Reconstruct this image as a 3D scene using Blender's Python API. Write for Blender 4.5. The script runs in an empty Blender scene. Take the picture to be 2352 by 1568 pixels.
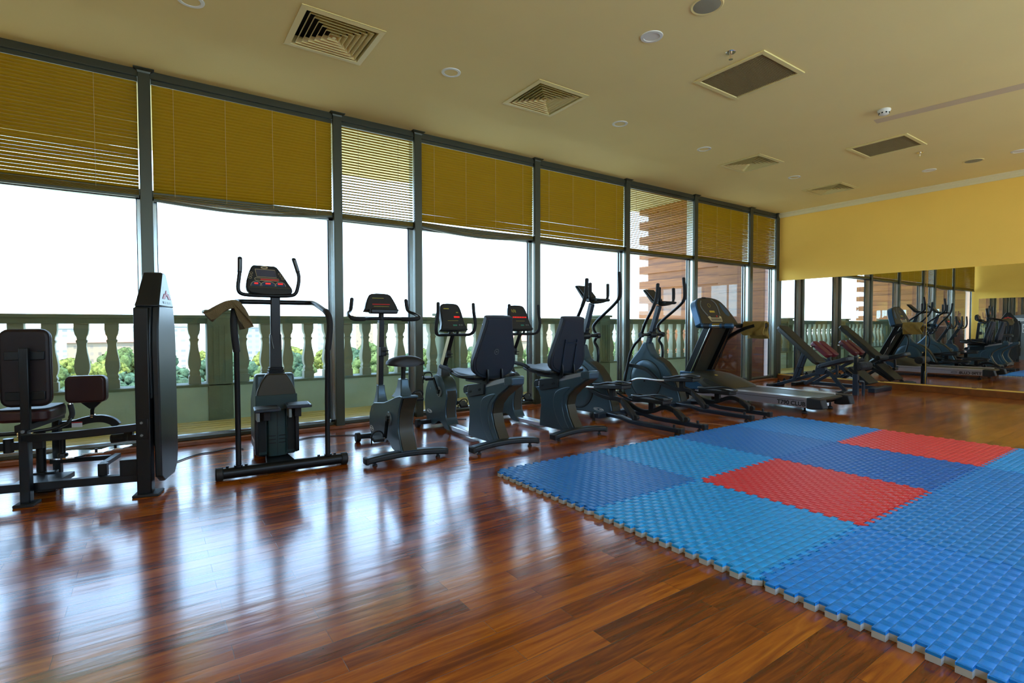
import bpy, bmesh, math, random
from mathutils import Vector, Matrix, Euler
random.seed(7)
PI = math.pi
S = bpy.context.scene
COL = S.collection

# ------------------------------------------------------------------ camera, world, sun, exposure
cd = bpy.data.cameras.new('camera'); cam = bpy.data.objects.new('camera', cd); COL.objects.link(cam)
cd.sensor_width = 36.0; cd.lens = 36.0 * 1197.36 / 2352.0; cd.clip_start = 0.05; cd.clip_end = 3000
yaw, pitch, roll = math.radians(34.7045), math.radians(-1.645), math.radians(-0.152)
fw = Vector((math.sin(yaw) * math.cos(pitch), math.cos(yaw) * math.cos(pitch), math.sin(pitch)))
rt = Vector((math.cos(yaw), -math.sin(yaw), 0)); up = rt.cross(fw)
r2 = math.cos(roll) * rt + math.sin(roll) * up; u2 = -math.sin(roll) * rt + math.cos(roll) * up
M = Matrix((r2, u2, -fw)).transposed().to_4x4(); M.translation = Vector((-2.0547, -3.1785, 1.0827))
cam.matrix_world = M
S.camera = cam
S.view_settings.view_transform = 'Standard'; S.view_settings.look = 'None'
S.view_settings.exposure = 1.5; S.view_settings.gamma = 1.0; S.view_settings.use_curve_mapping = False

w = bpy.data.worlds.new('sky'); S.world = w; w.use_nodes = True
nt = w.node_tree; nt.nodes.clear()
wo = nt.nodes.new('ShaderNodeOutputWorld'); bg = nt.nodes.new('ShaderNodeBackground')
tc = nt.nodes.new('ShaderNodeTexCoord'); sx = nt.nodes.new('ShaderNodeSeparateXYZ'); rp = nt.nodes.new('ShaderNodeValToRGB')
nt.links.new(tc.outputs['Generated'], sx.inputs[0]); nt.links.new(sx.outputs['Z'], rp.inputs[0])
rp.color_ramp.elements[0].position = 0.0; rp.color_ramp.elements[0].color = (0.58, 0.78, 1.0, 1)
rp.color_ramp.elements[1].position = 0.6; rp.color_ramp.elements[1].color = (0.34, 0.56, 1.0, 1)
e = rp.color_ramp.elements.new(0.12); e.color = (0.50, 0.72, 1.0, 1)
nt.links.new(rp.outputs[0], bg.inputs[0]); bg.inputs[1].default_value = 3.3
nt.links.new(bg.outputs[0], wo.inputs[0])

sl = bpy.data.lights.new('sun', 'SUN'); so = bpy.data.objects.new('sun', sl); COL.objects.link(so)
sl.energy = 4.5; sl.angle = math.radians(0.6); sl.color = (1.0, 0.93, 0.82)
so.rotation_euler = Vector((0.30, 0.52, -1.0)).to_track_quat('-Z', 'Y').to_euler()
so.location = (0, -10, 20)

# ------------------------------------------------------------------ helpers
def tag(o, label=None, cat=None, group=None, kind=None):
    if label: o['label'] = label
    if cat: o['category'] = cat
    if group: o['group'] = group
    if kind: o['kind'] = kind
    return o

def thing(name, label, cat, loc=(0, 0, 0), rz=0, group=None, kind=None):
    o = bpy.data.objects.new(name, None); COL.objects.link(o)
    o.location = loc; o.rotation_euler = (0, 0, rz); o.empty_display_size = 0.1
    return tag(o, label, cat, group, kind)

def copy_tree(o, parent=None):
    c = o.copy(); COL.objects.link(c)
    if parent: c.parent = parent
    for ch in list(o.children): copy_tree(ch, c)
    return c

def cat_rom(pts, k=6, closed=False):
    P = [Vector(p) for p in pts]; n = len(P); out = []
    rng = n if closed else n - 1
    for i in range(rng):
        if closed: p0, p1, p2, p3 = P[(i - 1) % n], P[i], P[(i + 1) % n], P[(i + 2) % n]
        else: p0, p1, p2, p3 = P[max(i - 1, 0)], P[i], P[i + 1], P[min(i + 2, n - 1)]
        for j in range(k):
            t = j / k
            out.append(0.5 * ((2 * p1) + (-p0 + p2) * t + (2 * p0 - 5 * p1 + 4 * p2 - p3) * t * t + (-p0 + 3 * p1 - 3 * p2 + p3) * t ** 3))
    if not closed: out.append(P[-1])
    return out

class MB:
    def __init__(s): s.v = []; s.f = []
    def add(s, vs, fs):
        b = len(s.v); s.v += [tuple(v) for v in vs]; s.f += [tuple(b + i for i in f) for f in fs]; return s
    def box(s, c, d, rot=None):
        x, y, z = d[0] / 2, d[1] / 2, d[2] / 2
        vs = [Vector((a, b, cc)) for a in (-x, x) for b in (-y, y) for cc in (-z, z)]
        if rot is not None:
            R = Euler(rot).to_matrix(); vs = [R @ v for v in vs]
        c = Vector(c)
        return s.add([v + c for v in vs], [(0, 1, 3, 2), (4, 6, 7, 5), (0, 4, 5, 1), (2, 3, 7, 6), (0, 2, 6, 4), (1, 5, 7, 3)])
    def b2(s, a, b):   # box from two corners
        a = Vector(a); b = Vector(b)
        return s.box((a + b) / 2, (abs(b.x - a.x), abs(b.y - a.y), abs(b.z - a.z)))
    def loft(s, rings, cap=True, closed=False):
        n = len(rings[0]); vs = [p for r in rings for p in r]; fs = []
        m = len(rings)
        for i in range(m if closed else m - 1):
            a = i * n; b = ((i + 1) % m) * n
            for j in range(n): fs.append((a + j, a + (j + 1) % n, b + (j + 1) % n, b + j))
        if cap and not closed: fs.append(tuple(reversed(range(n)))); fs.append(tuple(range((m - 1) * n, m * n)))
        return s.add(vs, fs)
    def sweep(s, pts, sec, upv=None, scl=None):
        P = [Vector(p) for p in pts]; rings = []
        T = []
        for i in range(len(P)):
            a = P[max(i - 1, 0)]; b = P[min(i + 1, len(P) - 1)]; t = (b - a)
            T.append(t.normalized() if t.length > 1e-9 else Vector((0, 0, 1)))
        if upv is None:
            t = T[0]; nrm = Vector((0, 0, 1)) if abs(t.z) < 0.9 else Vector((0, 1, 0))
        else: nrm = Vector(upv)
        for i in range(len(P)):
            t = T[i]
            if upv is not None: nrm = Vector(upv)
            nrm = (nrm - t * nrm.dot(t))
            nrm = nrm.normalized() if nrm.length > 1e-6 else t.orthogonal().normalized()
            bn = t.cross(nrm)
            k = 1.0
            if 0 < i < len(P) - 1 and upv is None:
                pass
            sc = scl[i] if scl else 1.0
            rings.append([P[i] + (bn * q[0] + nrm * q[1]) * sc for q in sec])
        return s.loft(rings)
    def tube(s, pts, r, n=10, sm=0, scl=None, cap=True):
        if sm: pts = cat_rom(pts, sm)
        sec = [(math.cos(2 * PI * i / n) * r, math.sin(2 * PI * i / n) * r) for i in range(n)]
        return s.sweep(pts, sec, scl=scl)
    def rtube(s, pts, wd, h, upv=(0, 0, 1), sm=0):
        if sm: pts = cat_rom(pts, sm)
        return s.sweep(pts, [(-wd / 2, -h / 2), (wd / 2, -h / 2), (wd / 2, h / 2), (-wd / 2, h / 2)], upv=upv)
    def cyl(s, a, b, r, n=16, r2=None):
        return s.tube([a, b], r, n, scl=[1, (r2 / r) if r2 else 1])
    def prism(s, poly, x0, x1, ax='x'):
        n = len(poly)
        def mk(p, x):
            if ax == 'x': return (x, p[0], p[1])
            if ax == 'y': return (p[0], x, p[1])
            return (p[0], p[1], x)
        vs = [mk(p, x0) for p in poly] + [mk(p, x1) for p in poly]
        fs = [tuple(range(n)), tuple(reversed(range(n, 2 * n)))] + [(j, n + j, n + (j + 1) % n, (j + 1) % n) for j in range(n)]
        return s.add(vs, fs)
    def lathe(s, prof, c=(0, 0, 0), n=20, ax='z', sq=False):
        c = Vector(c); rings = []
        for r, h in prof:
            ring = []
            for i in range(n):
                a = 2 * PI * i / n + (PI / 4 if sq else 0); k = math.sqrt(2) if sq else 1
                p = (math.cos(a) * r * k, math.sin(a) * r * k, h)
                if ax == 'x': p = (p[2], p[0], p[1])
                if ax == 'y': p = (p[1], p[2], p[0])
                ring.append(c + Vector(p))
            rings.append(ring)
        return s.loft(rings)
    def ellip(s, c, rad, n=16, m=10, rot=None):
        R = Euler(rot).to_matrix() if rot else Matrix.Identity(3); rings = []
        for j in range(m + 1):
            th = PI * (j + 0.02) / (m + 0.04) if False else PI * min(max(j / m, 0.01), 0.99)
            rings.append([Vector(c) + R @ Vector((rad[0] * math.sin(th) * math.cos(2 * PI * i / n), rad[1] * math.sin(th) * math.sin(2 * PI * i / n), -rad[2] * math.cos(th))) for i in range(n)])
        return s.loft(rings)
    def xf(s, Mx):
        s.v = [tuple(Mx @ Vector(v)) for v in s.v]; return s
    def build(s, name, m, parent=None, loc=None, bev=0, seg=2, ang=35, flat=False, sub=0):
        me = bpy.data.meshes.new(name); me.from_pydata(s.v, [], s.f); me.update()
        bm = bmesh.new(); bm.from_mesh(me); bmesh.ops.recalc_face_normals(bm, faces=bm.faces); bm.to_mesh(me); bm.free()
        ms = m if isinstance(m, (list, tuple)) else [m]
        for q in ms: me.materials.append(q)
        if not flat:
            me.polygons.foreach_set('use_smooth', [True] * len(me.polygons))
            try: me.set_sharp_from_angle(angle=math.radians(ang))
            except Exception: pass
        o = bpy.data.objects.new(name, me); COL.objects.link(o)
        if loc: o.location = loc
        if parent: o.parent = parent
        if bev:
            b = o.modifiers.new('bevel', 'BEVEL'); b.width = bev; b.segments = seg; b.limit_method = 'ANGLE'; b.angle_limit = math.radians(30)
            b.harden_normals = False
        if sub:
            b = o.modifiers.new('sub', 'SUBSURF'); b.levels = sub; b.render_levels = sub
        return o

def rect(x0, y0, x1, y1): return [(x0, y0), (x1, y0), (x1, y1), (x0, y1)]
def rrect(x0, y0, x1, y1, r, k=4):
    out = []
    for cx, cy, a0 in ((x1 - r, y1 - r, 0), (x0 + r, y1 - r, 90), (x0 + r, y0 + r, 180), (x1 - r, y0 + r, 270)):
        for i in range(k + 1):
            a = math.radians(a0 + 90 * i / k); out.append((cx + r * math.cos(a), cy + r * math.sin(a)))
    return out
def sm2(poly, k=4): return [(p.x, p.y) for p in cat_rom([(a, b, 0) for a, b in poly], k, True)]

def text_obj(name, body, size, m, parent, Mx, extrude=0.0006, bold=False):
    cu = bpy.data.curves.new(name, 'FONT'); cu.body = body; cu.size = size; cu.extrude = extrude
    cu.align_x = 'CENTER'; cu.align_y = 'CENTER'
    if bold: cu.offset = size * 0.025
    t = bpy.data.objects.new(name + '_src', cu); COL.objects.link(t)
    dg = bpy.context.evaluated_depsgraph_get()
    me = bpy.data.meshes.new_from_object(t.evaluated_get(dg)); bpy.data.objects.remove(t)
    me.name = name; me.transform(Mx); me.materials.clear(); me.materials.append(m)
    o = bpy.data.objects.new(name, me); COL.objects.link(o)
    if parent: o.parent = parent
    return o

def basis(origin, xdir, ydir):
    x = Vector(xdir).normalized(); y = Vector(ydir).normalized(); z = x.cross(y).normalized(); y = z.cross(x)
    Mx = Matrix((x, y, z)).transposed().to_4x4(); Mx.translation = Vector(origin); return Mx

# ------------------------------------------------------------------ materials
MATS = {}
def mat(name, col, rough=0.5, metal=0.0, spec=0.5, bump=None, var=None, emit=None, coat=0):
    m = bpy.data.materials.new(name); m.use_nodes = True; n = m.node_tree.nodes; l = m.node_tree.links
    b = n['Principled BSDF']; b.inputs['Base Color'].default_value = (*col, 1); b.inputs['Roughness'].default_value = rough
    b.inputs['Metallic'].default_value = metal; b.inputs['Specular IOR Level'].default_value = spec
    if coat: b.inputs['Coat Weight'].default_value = coat; b.inputs['Coat Roughness'].default_value = 0.12
    t = None
    if var or bump:
        t = n.new('ShaderNodeTexCoord')
    if var:   # (scale, amount)
        nz = n.new('ShaderNodeTexNoise'); nz.inputs['Scale'].default_value = var[0]; nz.inputs['Detail'].default_value = 4
        mr = n.new('ShaderNodeMapRange'); mr.inputs['From Min'].default_value = 0.3; mr.inputs['From Max'].default_value = 0.7
        mr.inputs['To Min'].default_value = 1 - var[1]; mr.inputs['To Max'].default_value = 1 + var[1]
        mx = n.new('ShaderNodeMix'); mx.data_type = 'RGBA'; mx.blend_type = 'MULTIPLY'; mx.inputs[0].default_value = 1
        mx.inputs[6].default_value = (*col, 1)
        l.new(t.outputs['Object'], nz.inputs['Vector']); l.new(nz.outputs[0], mr.inputs[0]); l.new(mr.outputs[0], mx.inputs[7]); l.new(mx.outputs[2], b.inputs['Base Color'])
    if bump:  # (scale, strength)
        nb = n.new('ShaderNodeTexNoise'); nb.inputs['Scale'].default_value = bump[0]; nb.inputs['Detail'].default_value = 3
        bp = n.new('ShaderNodeBump'); bp.inputs['Strength'].default_value = bump[1]; bp.inputs['Distance'].default_value = bump[2] if len(bump) > 2 else 0.01
        l.new(t.outputs['Object'], nb.inputs['Vector']); l.new(nb.outputs[0], bp.inputs['Height']); l.new(bp.outputs[0], b.inputs['Normal'])
    if emit:
        b.inputs['Emission Color'].default_value = (*emit[:3], 1); b.inputs['Emission Strength'].default_value = emit[3]
    MATS[name] = m; return m

m_ceil = mat('ceiling_paint', (0.87, 0.69, 0.28), 0.8, bump=(60, 0.05), var=(1.2, 0.02))
m_wally = mat('yellow_wall_paint', (0.97, 0.59, 0.10), 0.75, bump=(80, 0.05), var=(2, 0.02))
m_trimw = mat('moulding_paint', (0.78, 0.66, 0.36), 0.6)
m_vent = mat('cream_vent_metal', (0.82, 0.66, 0.26), 0.45)
m_grille = mat('tan_grille_metal', (0.34, 0.25, 0.10), 0.5)
m_dark = mat('dark_cavity', (0.012, 0.011, 0.01), 0.9)
m_white = mat('white_plastic', (0.78, 0.74, 0.62), 0.4)
m_lens = mat('frosted_lens', (0.8, 0.75, 0.62), 0.35)
m_spk = mat('speaker_mesh', (0.30, 0.27, 0.17), 0.6, bump=(600, 0.3))
m_brass = mat('sprinkler_metal', (0.7, 0.55, 0.35), 0.3, 1.0)
m_tan_strip = mat('tan_ceiling_strip', (0.66, 0.50, 0.28), 0.8)
m_alu = mat('olive_anodised_aluminium', (0.058, 0.060, 0.038), 0.35, 0.4)
m_aluS = mat('silver_aluminium', (0.40, 0.43, 0.42), 0.22, 0.9)
m_gask = mat('black_gasket', (0.015, 0.016, 0.016), 0.5)
m_base = mat('wood_baseboard', (0.30, 0.085, 0.022), 0.3, var=(9, 0.3))
m_baseo = mat('orange_wood_baseboard', (0.17, 0.048, 0.007), 0.35, var=(9, 0.3))
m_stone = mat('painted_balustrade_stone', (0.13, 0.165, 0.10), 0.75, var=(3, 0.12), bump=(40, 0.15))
m_par = mat('bounce_lit_parapet', (0.42, 0.51, 0.38), 0.75, var=(3, 0.12), bump=(40, 0.15))  # stone lightened to imitate light bounced up from the deck
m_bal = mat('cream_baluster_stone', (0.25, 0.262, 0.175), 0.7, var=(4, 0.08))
m_soffit = mat('tan_soffit', (0.36, 0.27, 0.10), 0.8)
m_ext = mat('exterior_render', (0.6, 0.55, 0.45), 0.8)

m_char = mat('charcoal_plastic', (0.0091, 0.0105, 0.0126), 0.38, spec=0.38)
m_slate = mat('slate_metallic_plastic', (0.050, 0.088, 0.115), 0.32, 0.35, spec=0.45)
m_slated = mat('dark_slate_plastic', (0.0126, 0.0154, 0.0175), 0.38, 0.2, spec=0.38)
m_brown = mat('bronze_grey_plastic', (0.040, 0.034, 0.022), 0.42, 0.2, spec=0.38)
m_green = mat('dark_teal_plastic', (0.0112, 0.0288, 0.0264), 0.4, spec=0.38)
m_steel = mat('black_painted_steel', (0.0042, 0.0048, 0.0056), 0.36, spec=0.3)
m_blue_steel = mat('blue_grey_painted_steel', (0.0120, 0.0195, 0.0315), 0.35, spec=0.38)
m_grey_steel = mat('grey_painted_steel', (0.17, 0.19, 0.19), 0.4, 0.2)
m_rubber = mat('black_rubber', (0.007, 0.007, 0.008), 0.6, bump=(150, 0.1))
m_foam = mat('black_foam_grip', (0.008, 0.008, 0.009), 0.75, bump=(300, 0.15))
m_vinyl = mat('black_vinyl', (0.007, 0.007, 0.010), 0.55, bump=(200, 0.05))
m_wine = mat('dark_wine_vinyl', (0.011, 0.005, 0.006), 0.5, spec=0.35)
m_vinylb = mat('navy_vinyl', (0.006, 0.010, 0.018), 0.5, bump=(200, 0.05))
m_olive = mat('black_bench_vinyl', (0.017, 0.016, 0.010), 0.5, bump=(200, 0.05))
m_burg = mat('burgundy_vinyl', (0.13, 0.012, 0.020), 0.42)
m_maroon = mat('maroon_vinyl', (0.036, 0.008, 0.007), 0.4)
m_chrome = mat('chrome', (0.75, 0.76, 0.77), 0.12, 1.0)
m_mast_lit = mat('lit_mast_face', (0.42, 0.34, 0.18), 0.35, 0.6)  # tan colour stands in for outdoor light on the masts' left faces
m_silver = mat('silver_rail', (0.60, 0.61, 0.70), 0.28, 0.8)
m_belt = mat('black_running_belt', (0.012, 0.015, 0.017), 0.35, bump=(300, 0.1))
m_panel = mat('black_console_face', (0.016, 0.019, 0.024), 0.35)
m_screen = mat('grey_lcd', (0.05, 0.055, 0.085), 0.2)
m_tan = mat('tan_print', (0.50, 0.40, 0.22), 0.5)
m_whitep = mat('white_print', (0.75, 0.75, 0.72), 0.5)
m_redled = mat('red_led', (0.5, 0.01, 0.01), 0.4, emit=(1.0, 0.03, 0.02, 0.22))
m_redled2 = mat('dim_red_led', (0.25, 0.01, 0.01), 0.4, emit=(1.0, 0.02, 0.01, 0.05))
m_redp = mat('red_print', (0.55, 0.025, 0.02), 0.5)
m_bluep = mat('blue_print', (0.008, 0.035, 0.09), 0.35)
m_yelp = mat('yellow_print', (0.42, 0.36, 0.05), 0.5)
m_greenp = mat('green_button', (0.03, 0.22, 0.14), 0.5)
m_gold = mat('gold_badge', (0.55, 0.42, 0.06), 0.4, 0.4)
m_bluepl = mat('blue_metallic_plastic', (0.022, 0.075, 0.15), 0.33, 0.3)
m_towel = mat('olive_brown_towel', (0.14, 0.095, 0.038), 0.95, bump=(160, 0.6), var=(14, 0.12))
m_towel2 = mat('mustard_towel', (0.27, 0.17, 0.035), 0.95, bump=(160, 0.6), var=(14, 0.12))
m_cord = mat('black_cord', (0.012, 0.012, 0.012), 0.5)
m_cordg = mat('golden_blind_cord', (0.50, 0.36, 0.12), 0.7)
m_cordw = mat('pale_cord', (0.45, 0.30, 0.16), 0.5)
m_core = mat('grey_foam_core', (0.50, 0.50, 0.46), 0.8, bump=(120, 0.1))

def nd(m, t): return m.node_tree.nodes.new(t)

def glass_mat():
    m = bpy.data.materials.new('window_glass'); m.use_nodes = True; n = m.node_tree.nodes; l = m.node_tree.links; n.clear()
    o = n.new('ShaderNodeOutputMaterial'); t = n.new('ShaderNodeBsdfTransparent'); t.inputs[0].default_value = (0.93, 0.96, 0.94, 1)
    g = n.new('ShaderNodeBsdfGlossy'); g.inputs['Roughness'].default_value = 0.0; g.inputs[0].default_value = (0.9, 0.95, 0.95, 1)
    lw = n.new('ShaderNodeLayerWeight'); lw.inputs[0].default_value = 0.5
    pw = n.new('ShaderNodeMath'); pw.operation = 'POWER'; pw.inputs[1].default_value = 5; l.new(lw.outputs['Facing'], pw.inputs[0])
    fr = n.new('ShaderNodeMath'); fr.operation = 'MULTIPLY_ADD'; fr.inputs[1].default_value = 0.9; fr.inputs[2].default_value = 0.018; l.new(pw.outputs[0], fr.inputs[0])
    mx = n.new('ShaderNodeMixShader'); l.new(fr.outputs[0], mx.inputs[0]); l.new(t.outputs[0], mx.inputs[1]); l.new(g.outputs[0], mx.inputs[2]); l.new(mx.outputs[0], o.inputs[0])
    return m
m_glass = glass_mat()
m_mirror = mat('mirror_silver', (0.86, 0.89, 0.87), 0.0, 1.0)

def floor_mat():
    m = bpy.data.materials.new('merbau_parquet'); m.use_nodes = True; n = m.node_tree.nodes; l = m.node_tree.links
    b = n['Principled BSDF']; tc = n.new('ShaderNodeTexCoord')
    br = n.new('ShaderNodeTexBrick'); br.offset = 0.37; br.offset_frequency = 2; br.squash = 1.0
    br.inputs['Scale'].default_value = 1.0; br.inputs['Brick Width'].default_value = 0.78; br.inputs['Row Height'].default_value = 0.092
    br.inputs['Mortar Size'].default_value = 0.0008; br.inputs['Mortar Smooth'].default_value = 0.3; br.inputs['Bias'].default_value = 0.0
    br.inputs['Color1'].default_value = (0, 0, 0, 1); br.inputs['Color2'].default_value = (1, 1, 1, 1); br.inputs['Mortar'].default_value = (0.5, 0.5, 0.5, 1)
    l.new(tc.outputs['Object'], br.inputs['Vector'])
    # grain: stretched noise shifted per board
    mp = n.new('ShaderNodeMapping'); mp.inputs['Scale'].default_value = (2.2, 26, 1)
    ad = n.new('ShaderNodeVectorMath'); ad.operation = 'ADD'; sc = n.new('ShaderNodeVectorMath'); sc.operation = 'SCALE'; sc.inputs['Scale'].default_value = 9.0
    l.new(br.outputs['Color'], sc.inputs[0]); l.new(tc.outputs['Object'], mp.inputs[0]); l.new(mp.outputs[0], ad.inputs[0]); l.new(sc.outputs[0], ad.inputs[1])
    nz = n.new('ShaderNodeTexNoise'); nz.inputs['Scale'].default_value = 1.0; nz.inputs['Detail'].default_value = 6; nz.inputs['Roughness'].default_value = 0.6; nz.inputs['Distortion'].default_value = 1.3
    l.new(ad.outputs[0], nz.inputs['Vector'])
    wv = n.new('ShaderNodeTexNoise'); wv.inputs['Scale'].default_value = 0.7; wv.inputs['Detail'].default_value = 2; l.new(ad.outputs[0], wv.inputs['Vector'])
    mx = n.new('ShaderNodeMath'); mx.operation = 'MULTIPLY_ADD'; mx.inputs[1].default_value = 0.42; l.new(br.outputs['Color'], mx.inputs[0])
    m2 = n.new('ShaderNodeMath'); m2.operation = 'MULTIPLY_ADD'; m2.inputs[1].default_value = 1.15; m2.inputs[2].default_value = -0.30; l.new(nz.outputs[0], m2.inputs[0]); l.new(m2.outputs[0], mx.inputs[2])
    rp = n.new('ShaderNodeValToRGB'); l.new(mx.outputs[0], rp.inputs[0])
    els = rp.color_ramp.elements; els[0].position = 0.08; els[0].color = (0.075, 0.011, 0.0015, 1); els[1].position = 0.92; els[1].color = (0.56, 0.160, 0.008, 1)
    for p, c in ((0.3, (0.16, 0.025, 0.002, 1)), (0.5, (0.28, 0.056, 0.003, 1)), (0.7, (0.41, 0.100, 0.005, 1))):
        e = els.new(p); e.color = c
    mo = n.new('ShaderNodeMix'); mo.data_type = 'RGBA'; l.new(br.outputs['Fac'], mo.inputs[0]); l.new(rp.outputs[0], mo.inputs[6]); mo.inputs[7].default_value = (0.03, 0.008, 0.003, 1)
    l.new(mo.outputs[2], b.inputs['Base Color'])
    b.inputs['Roughness'].default_value = 0.2; b.inputs['Specular IOR Level'].default_value = 1.0
    # scuffs raise the roughness in places
    sn = n.new('ShaderNodeTexNoise'); sn.inputs['Scale'].default_value = 1.4; sn.inputs['Detail'].default_value = 5; l.new(tc.outputs['Object'], sn.inputs['Vector'])
    mr = n.new('ShaderNodeMapRange'); mr.inputs['From Min'].default_value = 0.35; mr.inputs['From Max'].default_value = 0.75; mr.inputs['To Min'].default_value = 0.14; mr.inputs['To Max'].default_value = 0.23
    l.new(sn.outputs[0], mr.inputs[0]); l.new(mr.outputs[0], b.inputs['Roughness'])
    # gentle waviness of the varnish, and the joints
    mpw = n.new('ShaderNodeMapping'); mpw.inputs['Scale'].default_value = (1.5, 9, 1); l.new(tc.outputs['Object'], mpw.inputs[0])
    nw = n.new('ShaderNodeTexNoise'); nw.inputs['Scale'].default_value = 1.5; nw.inputs['Detail'].default_value = 3; l.new(mpw.outputs[0], nw.inputs['Vector'])
    b1 = n.new('ShaderNodeBump'); b1.inputs['Strength'].default_value = 0.05; b1.inputs['Distance'].default_value = 0.02; l.new(nw.outputs[0], b1.inputs['Height'])
    iv = n.new('ShaderNodeMath'); iv.operation = 'SUBTRACT'; iv.inputs[0].default_value = 1.0; l.new(br.outputs['Fac'], iv.inputs[1])
    b2 = n.new('ShaderNodeBump'); b2.inputs['Strength'].default_value = 0.25; b2.inputs['Distance'].default_value = 0.002; l.new(iv.outputs[0], b2.inputs['Height']); l.new(b1.outputs[0], b2.inputs['Normal'])
    l.new(b2.outputs[0], b.inputs['Normal'])
    return m
m_floor = floor_mat()

def mat_tile(name, col, swap=False, strength=0.9):
    m = mat(name, col, 0.4); n = m.node_tree.nodes; l = m.node_tree.links; b = n['Principled BSDF']
    b.inputs['Specular IOR Level'].default_value = 0.4
    tc = n.new('ShaderNodeTexCoord'); sp = n.new('ShaderNodeSeparateXYZ'); l.new(tc.outputs['Object'], sp.inputs[0])
    X, Y = (sp.outputs['Y'], sp.outputs['X']) if swap else (sp.outputs['X'], sp.outputs['Y'])
    def math_(op, a, bb=None, c=None):
        q = n.new('ShaderNodeMath'); q.operation = op
        for i, v in enumerate((a, bb, c)):
            if v is None: continue
            if isinstance(v, (int, float)): q.inputs[i].default_value = v
            else: l.new(v, q.inputs[i])
        return q.outputs[0]
    C = 1 / 26.0
    u = math_('DIVIDE', X, C); v = math_('DIVIDE', Y, C)
    par = math_('FLOORED_MODULO', math_('ADD', math_('FLOOR', u), math_('FLOOR', v)), 2.0)
    fu = math_('FRACT', u); fv = math_('FRACT', v)
    # cells alternate: smooth pillow / four ribs
    rib = math_('ABSOLUTE', math_('SINE', math_('MULTIPLY', fu, PI * 4)))
    pil = math_('MULTIPLY', math_('SINE', math_('MULTIPLY', fv, PI)), 1.0)
    pil = math_('POWER', pil, 0.35)
    hgt = math_('ADD', math_('MULTIPLY', math_('SUBTRACT', 1.0, par), math_('MULTIPLY', pil, 1.0)), math_('MULTIPLY', par, math_('MULTIPLY', math_('MULTIPLY', rib, pil), 0.6)))
    bp = n.new('ShaderNodeBump'); bp.inputs['Strength'].default_value = strength; bp.inputs['Distance'].default_value = 0.010
    l.new(hgt, bp.inputs['Height']); l.new(bp.outputs[0], b.inputs['Normal'])
    return m

def slat_mat(name, col):
    m = bpy.data.materials.new(name); m.use_nodes = True; n = m.node_tree.nodes; l = m.node_tree.links; n.clear()
    o = n.new('ShaderNodeOutputMaterial'); d = n.new('ShaderNodeBsdfPrincipled'); d.inputs['Base Color'].default_value = (*col, 1); d.inputs['Roughness'].default_value = 0.55; d.inputs['Specular IOR Level'].default_value = 0.15
    t = n.new('ShaderNodeBsdfTranslucent'); t.inputs[0].default_value = (col[0], col[1] * 0.92, col[2] * 0.6, 1)
    mx = n.new('ShaderNodeMixShader'); mx.inputs[0].default_value = 0.33
    l.new(d.outputs[0], mx.inputs[1]); l.new(t.outputs[0], mx.inputs[2]); l.new(mx.outputs[0], o.inputs[0]); return m
m_slat = slat_mat('golden_blind_slat', (0.47, 0.285, 0.008))

def board_mat(name, c1, c2, scale=(1.2, 1.2, 14)):
    m = mat(name, c1, 0.5); n = m.node_tree.nodes; l = m.node_tree.links; b = n['Principled BSDF']
    tc = n.new('ShaderNodeTexCoord'); mp = n.new('ShaderNodeMapping'); mp.inputs['Scale'].default_value = scale
    nz = n.new('ShaderNodeTexNoise'); nz.inputs['Scale'].default_value = 1.6; nz.inputs['Detail'].default_value = 6; nz.inputs['Distortion'].default_value = 0.6
    rp = n.new('ShaderNodeValToRGB'); rp.color_ramp.elements[0].position = 0.3; rp.color_ramp.elements[0].color = (*c1, 1); rp.color_ramp.elements[1].position = 0.7; rp.color_ramp.elements[1].color = (*c2, 1)
    l.new(tc.outputs['Object'], mp.inputs[0]); l.new(mp.outputs[0], nz.inputs['Vector']); l.new(nz.outputs[0], rp.inputs[0]); l.new(rp.outputs[0], b.inputs['Base Color'])
    return m
m_tower = board_mat('orange_cladding', (0.17, 0.044, 0.003), (0.31, 0.098, 0.009))
m_towerd = board_mat('dark_red_wood', (0.075, 0.014, 0.004), (0.15, 0.032, 0.008))
m_deck = board_mat('olive_deck_boards', (0.50, 0.39, 0.13), (0.66, 0.53, 0.22), (1.0, 10, 1))

def facade_mat(name, wall, win, sx=3.2, sz=3.0, off=0.0):
    m = mat(name, wall, 0.8); n = m.node_tree.nodes; l = m.node_tree.links; b = n['Principled BSDF']
    tc = n.new('ShaderNodeTexCoord'); sp = n.new('ShaderNodeSeparateXYZ'); l.new(tc.outputs['Object'], sp.inputs[0])
    cb = n.new('ShaderNodeCombineXYZ'); a = n.new('ShaderNodeMath'); a.operation = 'ADD'; l.new(sp.outputs['X'], a.inputs[0]); l.new(sp.outputs['Y'], a.inputs[1]); l.new(a.outputs[0], cb.inputs[0]); l.new(sp.outputs['Z'], cb.inputs[1])
    br = n.new('ShaderNodeTexBrick'); br.offset = off; br.inputs['Scale'].default_value = 1; br.inputs['Brick Width'].default_value = sx; br.inputs['Row Height'].default_value = sz
    br.inputs['Mortar Size'].default_value = 0.85; br.inputs['Mortar Smooth'].default_value = 0.0
    br.inputs['Color1'].default_value = (*win, 1); br.inputs['Color2'].default_value = (*[min(1, c * 1.7) for c in win], 1); br.inputs['Mortar'].default_value = (*wall, 1)
    l.new(cb.outputs[0], br.inputs['Vector']); l.new(br.outputs['Color'], b.inputs['Base Color'])
    return m
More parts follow.
